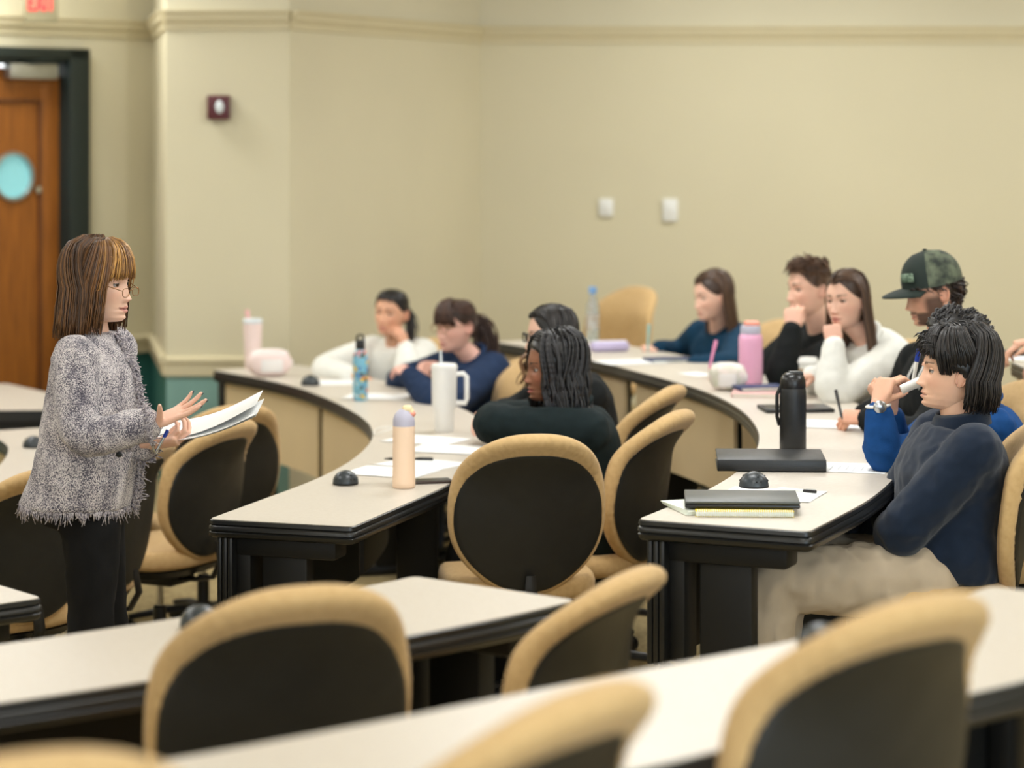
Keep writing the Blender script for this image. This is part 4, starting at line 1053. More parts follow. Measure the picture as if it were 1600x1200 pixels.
TORSO = [(-.20, .155, .115, -.02), (-.10, .172, .122, -.01), (.02, .178, .125, 0), (.22, .16, .115, .005), (.42, .158, .118, .008), (.62, .175, .122, .008), (.78, .18, .112, 0), (.90, .15, .09, -.006), (1.0, .085, .068, -.008)]
class Person:
    def __init__(s, label, base, hip, neck, head, face, body, k=1.0, male=True, skin=srgb(226, 178, 152), hair=srgb(50, 36, 28), shw=None, hk=None, torso=TORSO, pitch=0, roll=0, girth=1.0):
        s.label = label; s.k = k; s.male = male; s.skin = skin[:3]; s.hair = hair[:3]
        s.root = thing('person', label, 'person', base); s.base = Vector(base)
        s.hip, s.neck, s.headc = Vector(hip), Vector(neck), Vector(head)
        fw = Vector((body[0], body[1], 0)).normalized(); s.fwd = fw; s.right = Vector((fw.y, -fw.x, 0)); s.up = (s.neck-s.hip).normalized()
        s.f2 = s.up.cross(s.right); s.f2.normalize()
        hf = Vector((face[0], face[1], 0)).normalized(); hr = Vector((hf.y, -hf.x, 0)); hs = hk or (1.0 if male else .95)
        s.HM = Matrix.Translation(s.headc) @ Matrix((hr, hf, Vector((0, 0, 1)))).transposed().to_4x4() @ Matrix.Rotation(pitch, 4, 'X') @ Matrix.Rotation(roll, 4, 'Y') @ Matrix.Scale(hs, 4)
        shw = shw or (.185 if male else .158); s.shw = shw*k; s.girth = girth
        tp = s.hip.lerp(s.neck, .87)
        s.rs, s.ls = tp+s.right*s.shw*.93, tp-s.right*s.shw*.93
        s.torso = torso
    def L(s, mb):                       # world to root
        b = s.base; mb.v = [(p[0]-b.x, p[1]-b.y, p[2]-b.z) for p in mb.v]; return mb
    def part(s, name, mb, m, smooth=180, label=None):
        o = obj(name, s.L(mb), m, s.root, smooth)
        if label: o['label'] = label
        return o
    def torso_rings(s, inf=0, t0=-1, t1=2, wide=1.0):
        R = []
        for t, a, b, o in s.torso:
            if t0 <= t <= t1: R.append((s.hip.lerp(s.neck, t)+s.f2*o*s.k, s.right, s.f2, (a*s.k*s.girth*(s.shw/.185/s.k if t > .5 else 1)+inf)*wide, (b*s.k*s.girth+inf)*wide))
        return R
    def arms(s, R, Lf):
        """R, Lf: dict(elbow, wrist, dir, normal, curls...)"""
        s.armR, s.armL = R, Lf
    def legs(s, R, Lf): s.legR, s.legL = R, Lf
    def seat_legs(s, floor, spread=.11, reach=.42, back=.0):
        for nm, sg in (('legR', 1), ('legL', -1)):
            h = s.hip+s.right*.085*sg*s.k; kn = h+s.fwd*reach+s.right*sg*(spread-.085); kn.z = floor+.50*s.k
            an = kn+s.fwd*back; an.z = floor+.10; setattr(s, nm, (h, kn, an))
    def build(s, top_m, pants_m='denim', shoe_m='shoe_dark', loose=.014, voxel=.011, wr=.0045, beard=0, smile=0, gaze=(0, 0), shut=.34, collar=True, sleeve=1.0, pant_loose=.012, nails=None, lapel=None, build_legs=True, pvox=.014, brow=1.0):
        k = s.k; skin = s.skin
        # ---- body: one mesh
        inner = MB(); loft(inner, s.torso_rings(-.006))
        for a, sh in ((s.armR, s.rs), (s.armL, s.ls)): limb(inner, [sh, a['elbow'], a['wrist']], [.045*k, .036*k, .025*k])
        for h, kn, an in (s.legR, s.legL): limb(inner, [h, kn, an], [.07*k, .05*k, .034*k])
        body = remesh(inner, .016, 2); body.c = [skin]*len(body.v); body.usecol = True
        hm = head_mesh(s.skin, s.hair, s.male, beard, smile, brow); hm.xf(s.HM); body.join(hm)
        nr = (.057 if s.male else .047)*k
        n0 = s.HM @ Vector((0, -.022, -.03)); n1 = s.HM @ Vector((0, -.020, -.085)); nb = s.neck-s.f2*.012
        nk = MB().tube([n0, n1, n1.lerp(nb, .6), nb-s.up*.01, nb-s.up*.06], [nr*.95, nr*.93, nr*.97, nr*1.15, nr*1.6], 24, skin); body.join(nk)
        s.tips = {}
        for a, sd in ((s.armR, 'R'), (s.armL, 'L')):
            hk = .92*k if not s.male else 1.0*k
            h, tips, M = hand_mesh(a['wrist'], a['dir'], a['normal'], sd, a.get('curls', (.35, .4, .45, .5)), a.get('thumb', (.6, .3)), hk, a.get('spread', .12), a.get('tcurl', .25))
            h.c = [lerp3(skin, srgb(214, 120, 100)[:3], .10)]*len(h.v); h.usecol = True; body.join(h); s.tips[sd] = tips
        s.part('body', body, 'skin')
        for sg in (-1, 1):
            e = eye_mesh(s.skin, s.hair, gaze, shut); e.xf(s.HM @ Matrix.Translation((sg*.031, .0655, .003))); s.part('eye', e, 'eye')
        # ---- clothes
        up = MB(); loft(up, s.torso_rings(loose+.004, t0=-.3))
        cut = []
        for a, sh in ((s.armR, s.rs), (s.armL, s.ls)):
            w = a['elbow'].lerp(a['wrist'], .97*sleeve); limb(up, [sh, a['elbow'], w], [.055*k+loose, .047*k+loose, .033*k+loose*.6])
        t = remesh(up, voxel, 5, .5); wrinkle(t, wr, 14, seed=len(s.label))
        s.top = s.part('sweater', t, top_m)
        if collar:
            c = s.neck-s.f2*.008+s.up*.012; pts = []
            for q in range(25):
                an = 2*PI*q/24; pts.append(c+s.right*math.cos(an)*(nr+.018)+s.f2*math.sin(an)*(nr+.016)-s.up*(.022*math.sin(an)))
            o = s.part('collar', MB().tube(pts, .013, 8), top_m)
        if build_legs:
            lo = MB(); loft(lo, s.torso_rings(.006, t1=.15))
            for h, kn, an in (s.legR, s.legL): limb(lo, [h, kn, an], [.083*k+pant_loose, .062*k+pant_loose, .048*k+pant_loose])
            p = remesh(lo, pvox, 5, .5); wrinkle(p, wr*1.5, 13, (1, 1, .7), seed=3); s.part('trousers', p, pants_m)
            for (h, kn, an) in (s.legR, s.legL):
                sh = MB(); b0 = Vector((an.x, an.y, s.base.z)); R = s.right; F = s.fwd; rg = []
                for y, a, hgt in ((-.075, .025, .05), (-.06, .036, .085), (-.01, .04, .10), (.05, .043, .085), (.11, .048, .06), (.16, .044, .05), (.19, .028, .035)):
                    rg.append((b0+F*y+Vector((0, 0, hgt*.5+.004)), R, Vector((0, 0, 1)), a, hgt*.5))
                loft(sh, rg, 16); s.part('shoe', sh, shoe_m, 60)
    def hairpart(s, H, name='hair'):
        H.mb.xf(s.HM); return s.part(name, H.mb, 'hair')
    def glasses(s, m, rim=.0016, w=.024, h=.017, z=0, full=True, drop=0, lens=None):
        g = MB()
        for sg in (-1, 1):
            pts = []
            for q in range(21):
                a = 2*PI*q/20; c, n_ = math.cos(a), math.sin(a)
                pts.append(Vector((sg*.033+w*math.copysign(abs(c)**.7, c), .099+drop*.3-.010*abs(math.copysign(abs(c)**.7, c)*w+sg*.033*1)*0, z-drop+h*math.copysign(abs(n_)**.7, n_))))
            g.tube(pts, rim, 6, cap=False)
            g.tube([(sg*(.033+w), .097+drop*.3, z-drop+h*.5), (sg*.073, .07, z-drop*.3+.008), (sg*.081, .0, z+.012), (sg*.078, -.02, z+.0)], rim, 6)
        g.tube([(-.010, .099+drop*.3, z-drop+.004), (0, .104+drop*.3, z-drop+.008), (.010, .099+drop*.3, z-drop+.004)], rim, 6)
        g.xf(s.HM); s.part('glasses', g, m)
def A(el, wr, d, n, curls=(.35, .4, .45, .5), **kw):
    r = dict(elbow=W(*el), wrist=W(*wr), dir=Vector(d), normal=Vector(n), curls=curls); r.update(kw); return r
FIST = ((1.2, 1.5, .9),)*4; HALF = (.5, .55, .6, .65); OPEN = (.12, .15, .18, .22)
GRIP = ((.9, .9, .5), (1.0, 1.1, .6), (1.1, 1.2, .7), (1.15, 1.25, .8))
BR = srgb(58, 40, 30)[:3]; BR2 = srgb(104, 74, 50)[:3]; BK = srgb(22, 20, 20)[:3]; BK2 = srgb(58, 54, 54)[:3]
FAIR = srgb(232, 188, 166); LIGHT = srgb(226, 180, 152); OLIVE = srgb(214, 164, 130); DARK = srgb(142, 96, 72)

# ---- the standing woman -------------------------------------------------------------
def tweed():
    m = bpy.data.materials.new('tweed'); m.use_nodes = True; nt = m.node_tree; b = nt.nodes['Principled BSDF']
    b.inputs['Roughness'].default_value = .95; b.inputs['Specular IOR Level'].default_value = .15; b.inputs['Sheen Weight'].default_value = .2
    tc = nt.nodes.new('ShaderNodeTexCoord')
    cr = []
    for sc, st in ((1, (300, 300, 400)), (1, (560, 560, 200)), (1, (22, 22, 9))):
        mp = nt.nodes.new('ShaderNodeMapping'); mp.inputs['Scale'].default_value = st
        n = nt.nodes.new('ShaderNodeTexNoise'); n.inputs['Scale'].default_value = 1; n.inputs['Detail'].default_value = 1
        nt.links.new(tc.outputs['Object'], mp.inputs[0]); nt.links.new(mp.outputs[0], n.inputs['Vector']); cr.append(n)
    ad = nt.nodes.new('ShaderNodeMath'); ad.operation = 'ADD'; nt.links.new(cr[0].outputs['Fac'], ad.inputs[0]); nt.links.new(cr[1].outputs['Fac'], ad.inputs[1])
    m2 = nt.nodes.new('ShaderNodeMath'); m2.operation = 'MULTIPLY_ADD'; m2.inputs[1].default_value = .45; nt.links.new(cr[2].outputs['Fac'], m2.inputs[0]); nt.links.new(ad.outputs[0], m2.inputs[2])
    rp = nt.nodes.new('ShaderNodeValToRGB'); e = rp.color_ramp.elements
    e[0].position = .40; e[0].color = srgb(70, 68, 80); e[1].position = .60; e[1].color = srgb(218, 210, 208)
    x = e.new(.50); x.color = srgb(158, 150, 156)
    mr = nt.nodes.new('ShaderNodeMapRange'); mr.inputs[1].default_value = .65; mr.inputs[2].default_value = 1.8
    nt.links.new(m2.outputs[0], mr.inputs[0]); nt.links.new(mr.outputs[0], rp.inputs[0]); nt.links.new(rp.outputs[0], b.inputs['Base Color'])
    bp = nt.nodes.new('ShaderNodeBump'); bp.inputs['Strength'].default_value = .7; bp.inputs['Distance'].default_value = .003
    nt.links.new(ad.outputs[0], bp.inputs['Height']); nt.links.new(bp.outputs[0], b.inputs['Normal']); MATS['tweed'] = m
tweed()
mat('fringe', srgb(205, 196, 196), .95, spec=.1, col2=srgb(88, 84, 96), vscale=160)
mat('nail', srgb(40, 58, 66), .25); mat('gold_wire', srgb(150, 110, 70), .3, metal=.8); mat('silver', srgb(200, 204, 208), .25, metal=.9)
Y0 = 7.13
pf = Person('standing woman in grey tweed fringed jacket and black trousers, speaking with papers in hand', (-1.25, 7.13, 0), W(140, 768, 7.13), W(150, 518, 7.13), W(156, 444, 7.11), (.95, -.30), (.97, -.18), .97, False,
            skin=srgb(232, 190, 166), hair=srgb(70, 44, 24), shw=.165, hk=.97, pitch=-.02)
JT = [(-.07, .215, .165, -.03), (.07, .21, .155, -.012), (.25, .205, .148, 0), (.45, .195, .138, .005), (.62, .19, .130, .004), (.78, .185, .116, 0), (.90, .145, .088, -.008), (1.0, .082, .066, -.012)]
pf.torso = TORSO
pf.arms(A((120, 688, 6.86), (243, 660, 6.90), (1, -.05, .42), (-.30, -.45, 1), ((.10, .15, .1), (.02, .18, .12), (.12, .2, .15), (.18, .25, .2)), thumb=(.75, .95), tcurl=-.05, spread=.26),
        A((150, 705, 7.30), (236, 693, 7.06), (1, -.10, .10), (-.05, .40, 1), ((.5, .9, .5), (.55, 1.0, .5), (.6, 1.0, .5), (.65, 1.0, .5)), thumb=(.5, .7), tcurl=.2))
hR = W(143, 812, 7.05); hL = W(148, 812, 7.21)
pf.legs((hR, W(143, 985, 7.03), Vector((-1.255, 7.03, .10))), (hL, W(165, 985, 7.2), Vector((-1.19, 7.21, .10))))
pf.torso = [(t, a*.95, b*.92, o) for t, a, b, o in TORSO]
pf.build('tweed', 'black_cotton', 'shoe_dark', loose=.012, voxel=.010, collar=False, gaze=(.1, 0), smile=.6, pant_loose=.008, brow=.9)
# the loose jacket replaces the plain top
bpy.data.objects.remove(pf.top, do_unlink=True)
pf.torso = JT; jk = MB(); loft(jk, pf.torso_rings(.006, t0=-.2), 36, 2.2)
for a, sh in ((pf.armR, pf.rs), (pf.armL, pf.ls)):
    sv = MB(); limb(sv, [sh+(sh-pf.neck).normalized()*.012, a['elbow'], a['elbow'].lerp(a['wrist'], .86)], [.068, .056, .047]); sv = remesh(sv, .008, 3, .5); wrinkle(sv, .010, 13, (1, 1, .6), seed=9); pf.part('sleeve', sv, 'tweed')
jk = remesh(jk, .008, 4, .5); wrinkle(jk, .006, 9, seed=4); jk_n = jk
pf.part('jacket', jk, 'tweed')
rg = pf.torso_rings(.006, t0=-.2)
def ring_pt(r, an, p=2.2, out=0):
    c, R_, F_, a, b = r; x, y = math.cos(an), math.sin(an)
    return c+R_*(a+out)*math.copysign(abs(x)**(2/p), x)+F_*(b+out)*math.copysign(abs(y)**(2/p), y)
rf = random.Random(3)
def strand(mb, p, d, L, r=.0022):
    d = d.normalized(); j = Vector((rf.gauss(0, .25), rf.gauss(0, .25), rf.gauss(0, .25)))
    mb.tube([p, p+(d+j*.4)*L*.5, p+(d+j)*L], [r, r, r*.6], 5)
fr1 = MB()
for i in range(300):
    an = 2*PI*i/300; p = ring_pt(rg[0], an, out=-.004); strand(fr1, p+Vector((0, 0, rf.uniform(0, .012))), Vector((0, 0, -1)), rf.uniform(.022, .038))
pf.part('hem_fringe', fr1, 'fringe')
fr2 = MB()
for an0 in (PI/2-.06, PI/2+.10):
    for i in range(150):
        t = i/149*.985; q = t*(len(rg)-1); j = min(len(rg)-2, int(q)); u = q-j
        p = ring_pt(rg[j], an0).lerp(ring_pt(rg[j+1], an0), u); strand(fr2, p, pf.f2+pf.right*rf.uniform(-1.3, 1.3)+Vector((0, 0, rf.uniform(-.7, .2))), rf.uniform(.014, .026), .0024)
pf.part('front_fringe', fr2, 'fringe')
for a, nm in ((pf.armR, 0), (pf.armL, 1)):
    c = MB(); e = a['elbow'].lerp(a['wrist'], .86); d_ = (a['wrist']-a['elbow']).normalized(); u = d_.orthogonal().normalized(); v = d_.cross(u)
    for i in range(90):
        an = 2*PI*i/90; o_ = u*math.cos(an)+v*math.sin(an); strand(c, e+o_*.046-d_*.006, d_+o_*.45, rf.uniform(.018, .034))
    pf.part('cuff_fringe', c, 'fringe')
pk = MB(); pc = W(187, 702, 6.955); ux = Vector((.97, -.15, .10)).normalized()
for i in range(-5, 6): pk.ball(pc+ux*i*.0075+Vector((0, -.004, 0)), (.006, .004, .010), 8, 6)
pf.part('pocket_flap', pk, 'fringe')
pf.part('button', MB().ball(pc+Vector((0, -.012, -.014)), (.010, .006, .008), 12, 8), 'shell')
for tips, ids in ((pf.tips['R'], (0, 1, 2, 3, 4)), (pf.tips['L'], (0, 1, 2, 3))):
    for i in ids:
        p, d_, n_ = tips[i]; nl = MB(); side = d_.cross(n_).normalized()
        M = Matrix((side, d_.normalized(), n_.normalized())).transposed()
        nl.ball(p-d_*.001-n_.normalized()*.0042, (.0046, .0068, .0022), 10, 6, M); pf.part('fingernail', nl, 'nail')
H = Hair(srgb(62, 40, 23)[:3], srgb(132, 90, 50)[:3], 5)
H.mb.join(scalp(srgb(70, 44, 24)[:3], .010))
H.parted(560, -.140, front=.05, r=.0029, off=.020, facey=.012, wave=.003, flare=.10)
H.back(560, -.150, r=.0031, off=.026, span=1.6, wave=.003, flare=.14)
H.sides(320, -.130, .95, 1.75, .0029, .020, wave=.003, flare=.06)
H.c2 = srgb(206, 154, 84)[:3]; H.c1 = srgb(104, 68, 34)[:3]; H.bangs(380, .028, 1.0, r=.0026, off=.021)
H.sides(50, .0, .9, 1.3, .0034, .022)
pf.hairpart(H)
pf.glasses('gold_wire', .0013, .021, .013, z=-.004, drop=.016)
br = MB(); w_ = pf.armL['wrist']; dL = pf.armL['dir'].normalized(); u = dL.orthogonal().normalized(); v = dL.cross(u)
br.tube([w_+dL*.012+(u*math.cos(2*PI*i/20)+v*math.sin(2*PI*i/20))*.029 for i in range(21)], .004, 8); pf.part('bracelet', br, 'silver')

# ---- seated people ------------------------------------------------------------------
def chair_for(x, y, z, fx, fy, label, zs=1):
    a = math.degrees(math.atan2(-fx, fy)); put_chair(x, y, z, a, label, zs)
def seated(label, chair_label, floor, hip, neck, head, face, body, male, cdir=None, cz=.9, **kw):
    h = W(*hip); h.z = floor+.56
    p = Person(label, (h.x, h.y, floor), h, W(*neck), W(*head), face, body, male=male, **kw)
    f = Vector(cdir or (body[0], body[1])).normalized()
    if chair_label: chair_for(h.x+f.x*.03, h.y+f.y*.03, floor, f.x, f.y, chair_label, cz)
    p.seat_legs(floor); return p

# khaki trousers, dark navy pullover, arms folded (near end of the second desk)
p = seated('young man with straight black hair in dark navy pullover and khaki trousers, arms folded', 'chair carrying the man with folded arms, at the right frame edge', T2,
           (1478, 900, 7.12), (1496, 668, 7.12), (1490, 583, 7.12), (-1, .04), (-.98, -.12), True, cdir=(-.97, .12), cz=1.0, skin=srgb(230, 184, 156), hair=BK, hk=.97, pitch=.10, shw=.19)
p.arms(A((1392, 815, 7.34), (1438, 838, 7.12), (.9, -.2, .1), (0, .3, -1), HALF), A((1400, 838, 6.93), (1425, 812, 7.22), (.1, .95, .15), (1, -.2, 0), HALF))
kh = p
p.legs((W(1440, 900, 7.22), W(1215, 878, 7.12), W(1190, 1120, 7.12)), (W(1440, 905, 7.0), W(1195, 905, 6.92), W(1185, 1140, 6.9)))
p.build('dark_navy_fleece', 'khaki_cotton', 'shoe_white', loose=.026, voxel=.010, wr=.008, gaze=(0, .1), pant_loose=.03, pvox=.011)
cz = MB(); c = p.neck+p.up*.005-p.f2*.008
for q in range(25):
    an = 2*PI*q/24
vs = []; fs = []
for j, (rr, hh) in enumerate(((.085, -.02), (.074, .025), (.078, .05), (.084, .035), (.095, .0))):
    for q in range(32):
        an = 2*PI*q/32; vs.append(c+p.right*math.cos(an)*rr+p.f2*math.sin(an)*rr*.95+p.up*(hh-.022*math.sin(an)))
for j in range(4):
    for q in range(32): fs.append((j*32+q, j*32+(q+1) % 32, (j+1)*32+(q+1) % 32, (j+1)*32+q))
p.part('stand_collar', MB().add(vs, fs), 'dark_navy_fleece')
H = Hair(BK, srgb(50, 44, 42)[:3], 21); H.mb.join(scalp(BK, .022))
H.parted(420, -.0, front=.05, r=.0030, off=.026, facey=-.04, wave=.003, part=.02)
H.back(900, -.090, r=.0034, off=.036, inward=.25, span=1.36, wave=.002)
H.sides(260, .012, 1.0, 1.40, .0030, .026, wave=.003, jit=.016); H.sides(460, .016, 1.35, 2.15, .0030, .030, wave=.003, jit=.011)
H.bangs(420, .052, 1.0, r=.0028, off=.026); H.short(500, .055, .003, (.25, .5, .1), .026, zmin=.05)
p.hairpart(H)

# royal blue sweater, hands before the mouth
p = seated('man with wavy black hair in royal blue sweater, wristwatch raised before his mouth', 'chair behind the man in royal blue', T2,
           (1550, 850, 7.8), (1525, 640, 7.75), (1493, 548, 7.75), (-1, -.02), (-.98, -.1), True, skin=LIGHT, hair=BK, pitch=-.04)
p.arms(A((1395, 712, 7.95), (1392, 640, 7.75), (-.1, -.4, .8), (-.5, .6, .2), FIST), A((1382, 722, 7.48), (1372, 632, 7.48), (.35, .35, .85), (.75, .5, -.45), ((.75, .9, .6), (.8, 1.0, .6), (.85, 1.0, .6), (.9, 1.0, .6)), thumb=(.4, .8)))
p.build('royal_knit', 'denim', loose=.016, wr=.007, shut=.3, sleeve=.86); bm_ = p
H = Hair(BK, BK2, 22); H.mb.join(scalp(BK, .016)); H.short(900, .034, .0042, (.1, -.5, .3), .012, curl=.008, top=.25); p.hairpart(H)
w_ = p.armL['wrist']; dL = (p.armL['wrist']-p.armL['elbow']).normalized(); u = Vector((0, -1, 0)); v = dL.cross(u).normalized(); u = v.cross(dL)
sl = w_-dL*.004
p.part('watch_strap', MB().tube([sl+(u*math.cos(2*PI*i/24)+v*math.sin(2*PI*i/24))*.031 for i in range(25)], .010, 8, flat=.5), 'shoe_white')
p.part('watch_case', MB().lathe([(.001, 0), (.02, 0), (.021, .006), (.018, .011), (.001, .011)], sl+u*.032, 20, Matrix((v, dL, u)).transposed().to_4x4()), 'silver')

# camouflage cap, black hoodie
p = seated('bearded man in a dark green and camouflage cap and black hoodie, writing', 'chair behind the man with the cap', T2,
           (1500, 780, 8.75), (1470, 548, 8.65), (1456, 456, 8.6), (-.96, -.22), (-.9, -.35), True, skin=srgb(222, 170, 142), hair=srgb(44, 30, 24), pitch=-.20)
p.arms(A((1400, 640, 9.0), (1352, 648, 8.95), (-1, -.3, -.1), (0, .2, -1), HALF), A((1440, 690, 8.25), (1356, 655, 8.45), (-1, .25, .1), (-.3, .55, -.8), GRIP, thumb=(.3, .5)))
p.build('black_knit', 'denim', loose=.022, wr=.006, beard=.85, shut=.1, gaze=(0, -.4)); cp = p
H = Hair(srgb(34, 24, 20)[:3], srgb(66, 46, 36)[:3], 23); H.mb.join(scalp(srgb(36, 26, 20)[:3], .006))
H.short(900, .035, .004, (0, -.7, -.4), .016, curl=.006, line=lambda th: -.05 if abs(th) > 1.9 else .018, zmax=.03); p.hairpart(H)
def camo():
    m = mat('camo', srgb(96, 104, 84), .8, col2=srgb(36, 44, 38), vscale=28, bump=.2); return m
camo(); mat('cap_green', srgb(26, 40, 34), .8, var=.15, bump=.2); mat('patch', srgb(150, 172, 150), .6, col2=srgb(60, 84, 66), vscale=90)
def capmesh(t0, t1):
    vs = []; fs = []; n = 28; zr = np.linspace(.028, .152, 12)
    for z in zr:
        q = (z-.028)/.124
        for k in range(n+1):
            th = t0+(t1-t0)*k/n; s = math.sqrt(max(0, 1-q**2.6))
            vs.append(Vector((math.sin(th)*.092*s, math.cos(th)*(.108 if math.cos(th) > 0 else .116)*s-.004, z)))
    for i in range(11):
        for k in range(n): fs.append((i*(n+1)+k, i*(n+1)+k+1, (i+1)*(n+1)+k+1, (i+1)*(n+1)+k))
    return MB().add(vs, fs)
hat = bpy.data.objects.new('cap', None); COL.objects.link(hat); hat.parent = p.root
for t0, t1, m_, nm in ((-1.15, 1.15, 'cap_green', 'front_panel'), (1.15, 2*PI-1.15, 'camo', 'crown')):
    q = capmesh(t0, t1).xf(p.HM); p.L(q); obj(nm, q, m_, hat, 180)
vs = []; fs = []
for j in range(8):
    q = j/7
    for k in range(21):
        th = -1.12+2.24*k/20; r_ = .105+.075*q*math.cos(th*.9)
        vs.append(Vector((math.sin(th)*(.09+.012*q), math.cos(th)*(.104+.082*q), .032-.012*q*q+.0-.012*(th/1.1)**2)))
for j in range(7):
    for k in range(20): fs.append((j*21+k, j*21+k+1, (j+1)*21+k+1, (j+1)*21+k))
n_ = len(vs); vs2 = [v+Vector((0, 0, -.005)) for v in vs]
q = MB().add(vs, fs).add(vs2, fs).xf(p.HM); p.L(q); obj('brim', q, 'cap_green', hat, 60)
q = MB().box((0, .1075, .074), (.058, .006, .032), .004).xf(p.HM @ Matrix.Rotation(.42, 4, 'Z')); p.L(q); obj('patch', q, 'patch', hat)
q = MB().ball((0, -.003, .153), (.008, .008, .004), 10, 6).xf(p.HM); p.L(q); obj('crown_button', q, 'cap_green', hat)
for dx in (-.035, .03):
    t_ = p.neck+p.f2*.075+p.right*dx; p.part('drawstring', MB().tube([t_+p.up*.0, t_+p.f2*.055-p.up*.06, t_+p.f2*.062-p.up*.14+p.right*dx*.4], .0045, 8), 'shoe_white')

# white sweater, chin on hand
p = seated('woman with long brown hair in white sweater resting her chin on her fist', 'chair behind the woman in white at the second desk', T2,
           (1425, 700, 9.75), (1352, 532, 9.62), (1322, 470, 9.55), (-.66, -.75), (-.85, -.5), False, skin=FAIR, hair=BR, roll=.05)
p.arms(A((1285, 600, 9.75), (1270, 588, 9.55), (-.8, -.5, 0), (0, 0, -1), HALF), A((1298, 622, 9.35), (1303, 540, 9.42), (-.05, .3, .9), (.1, .95, -.3), FIST, thumb=(.2, .6)))
p.build('white_knit', 'denim', loose=.02, wr=.005)
H = Hair(BR, BR2, 24); H.mb.join(scalp(BR, .004, vline)); H.parted(440, -.30, front=.088, r=.004, off=.013, facey=.01, flare=.25); H.back(240, -.32, r=.005, off=.014, flare=.1); p.hairpart(H)

# black hoodie, hand at the mouth
p = seated('young man with short brown quiff in black sweatshirt, hand over his mouth', 'chair behind the young man in black', T2,
           (1330, 690, 10.4), (1282, 515, 10.3), (1264, 452, 10.2), (-.88, -.42), (-.85, -.45), True, skin=FAIR, hair=BR)
p.arms(A((1170, 596, 10.45), (1142, 578, 10.2), (-1, -.35, .0), (0, .15, -1), GRIP, thumb=(.3, .5)), A((1216, 598, 9.95), (1238, 515, 10.0), (.1, .3, .9), (.2, .95, -.2), ((.8, .9, .5), (.85, 1, .5), (.9, 1, .5), (.95, 1, .5)), thumb=(.5, .6)))
p.build('black_knit', 'denim', loose=.018, wr=.005); bk = p
H = Hair(srgb(62, 42, 30)[:3], srgb(110, 78, 54)[:3], 25); H.mb.join(scalp(srgb(84, 62, 48)[:3], .003)); H.short(500, .034, .0038, (0, .5, .6), .012, top=.5, zmin=.055, curl=.003); H.short(400, .014, .003, (0, -.4, -.6), .003); p.hairpart(H)

# long hair, dark blue sweatshirt, writing at the far end
p = seated('girl with long straight brown hair in dark blue sweatshirt, writing at the far desk end', 'chair behind the girl in dark blue', T2,
           (1150, 650, 11.5), (1122, 515, 11.4), (1113, 463, 11.3), (-.86, -.45), (-.8, -.55), False, skin=FAIR, hair=BR, pitch=-.12)
p.arms(A((1062, 556, 11.75), (1030, 545, 11.5), (-1, -.2, 0), (-.2, .3, -1), GRIP, thumb=(.3, .5)), A((1140, 575, 10.95), (1085, 570, 10.95), (-1, .1, 0), (0, .1, -1), HALF))
p.build('teal_navy_knit', 'denim', loose=.02, wr=.005, shut=.2); bl = p
H = Hair(BR, BR2, 26); H.mb.join(scalp(BR, .004, vline)); H.parted(400, -.26, front=.088, r=.004, off=.012, facey=-.005, flare=.2); H.back(220, -.28, r=.005, off=.014, flare=.15); p.hairpart(H)

# braids
p = seated('woman with long black braids in dark sweater, arms folded on the first desk', 'chair behind the woman with braids', T1,
           (925, 800, 8.42), (893, 642, 8.4), (864, 577, 8.4), (-.97, -.22), (-.9, -.3), False, cdir=(-.9, .42), cz=1.0, skin=DARK, hair=BK, hk=.97)
p.arms(A((770, 655, 8.75), (790, 672, 8.45), (.3, -.9, 0), (0, .2, -1), HALF), A((765, 664, 8.25), (792, 652, 8.55), (.2, .9, .1), (0, .2, -1), HALF))
p.build('dark_green_knit', 'black_cotton', loose=.022, wr=.007, shut=.35)
H = Hair(BK, srgb(48, 46, 50)[:3], 27, n=7, flat=1.0); H.mb.join(scalp(BK, .010)); R_ = H.r
def knots(pts, n=3):
    out = []; 
    for i in range(len(pts)-1):
        for j in range(n): out.append(pts[i].lerp(pts[i+1], j/n))
    return out+[pts[-1]]
class Braids(Hair):
    def lock(s, pts, r, col=None, taper=.6, n=None):
        q = knots([Vector((v[0]+math.copysign(min(.05, .5*max(0, -.135-v[2])), v[0]), v[1]-.45*max(0, -.15-v[2]), v[2])) for v in pts], 3); m = len(q)
        s.mb.tube(q, [r*(1.0+.22*math.sin(i*2.1))*(1 if i < m*.7 else 1-.4*(i-m*.7)/(m*.3)) for i in range(m)], 6, col or s.col(), True, 1.0)
B = Braids(srgb(14, 13, 14)[:3], srgb(38, 36, 39)[:3], 28); B.mb.join(H.mb)
B.parted(140, -.205, front=.07, r=.0052, off=.022, facey=.005, wave=.007, flare=.2); B.back(120, -.30, r=.0055, off=.028, wave=.007, flare=.15); B.sides(44, -.20, .9, 1.5, .005, .02, wave=.006); B.mb and p.hairpart(B)

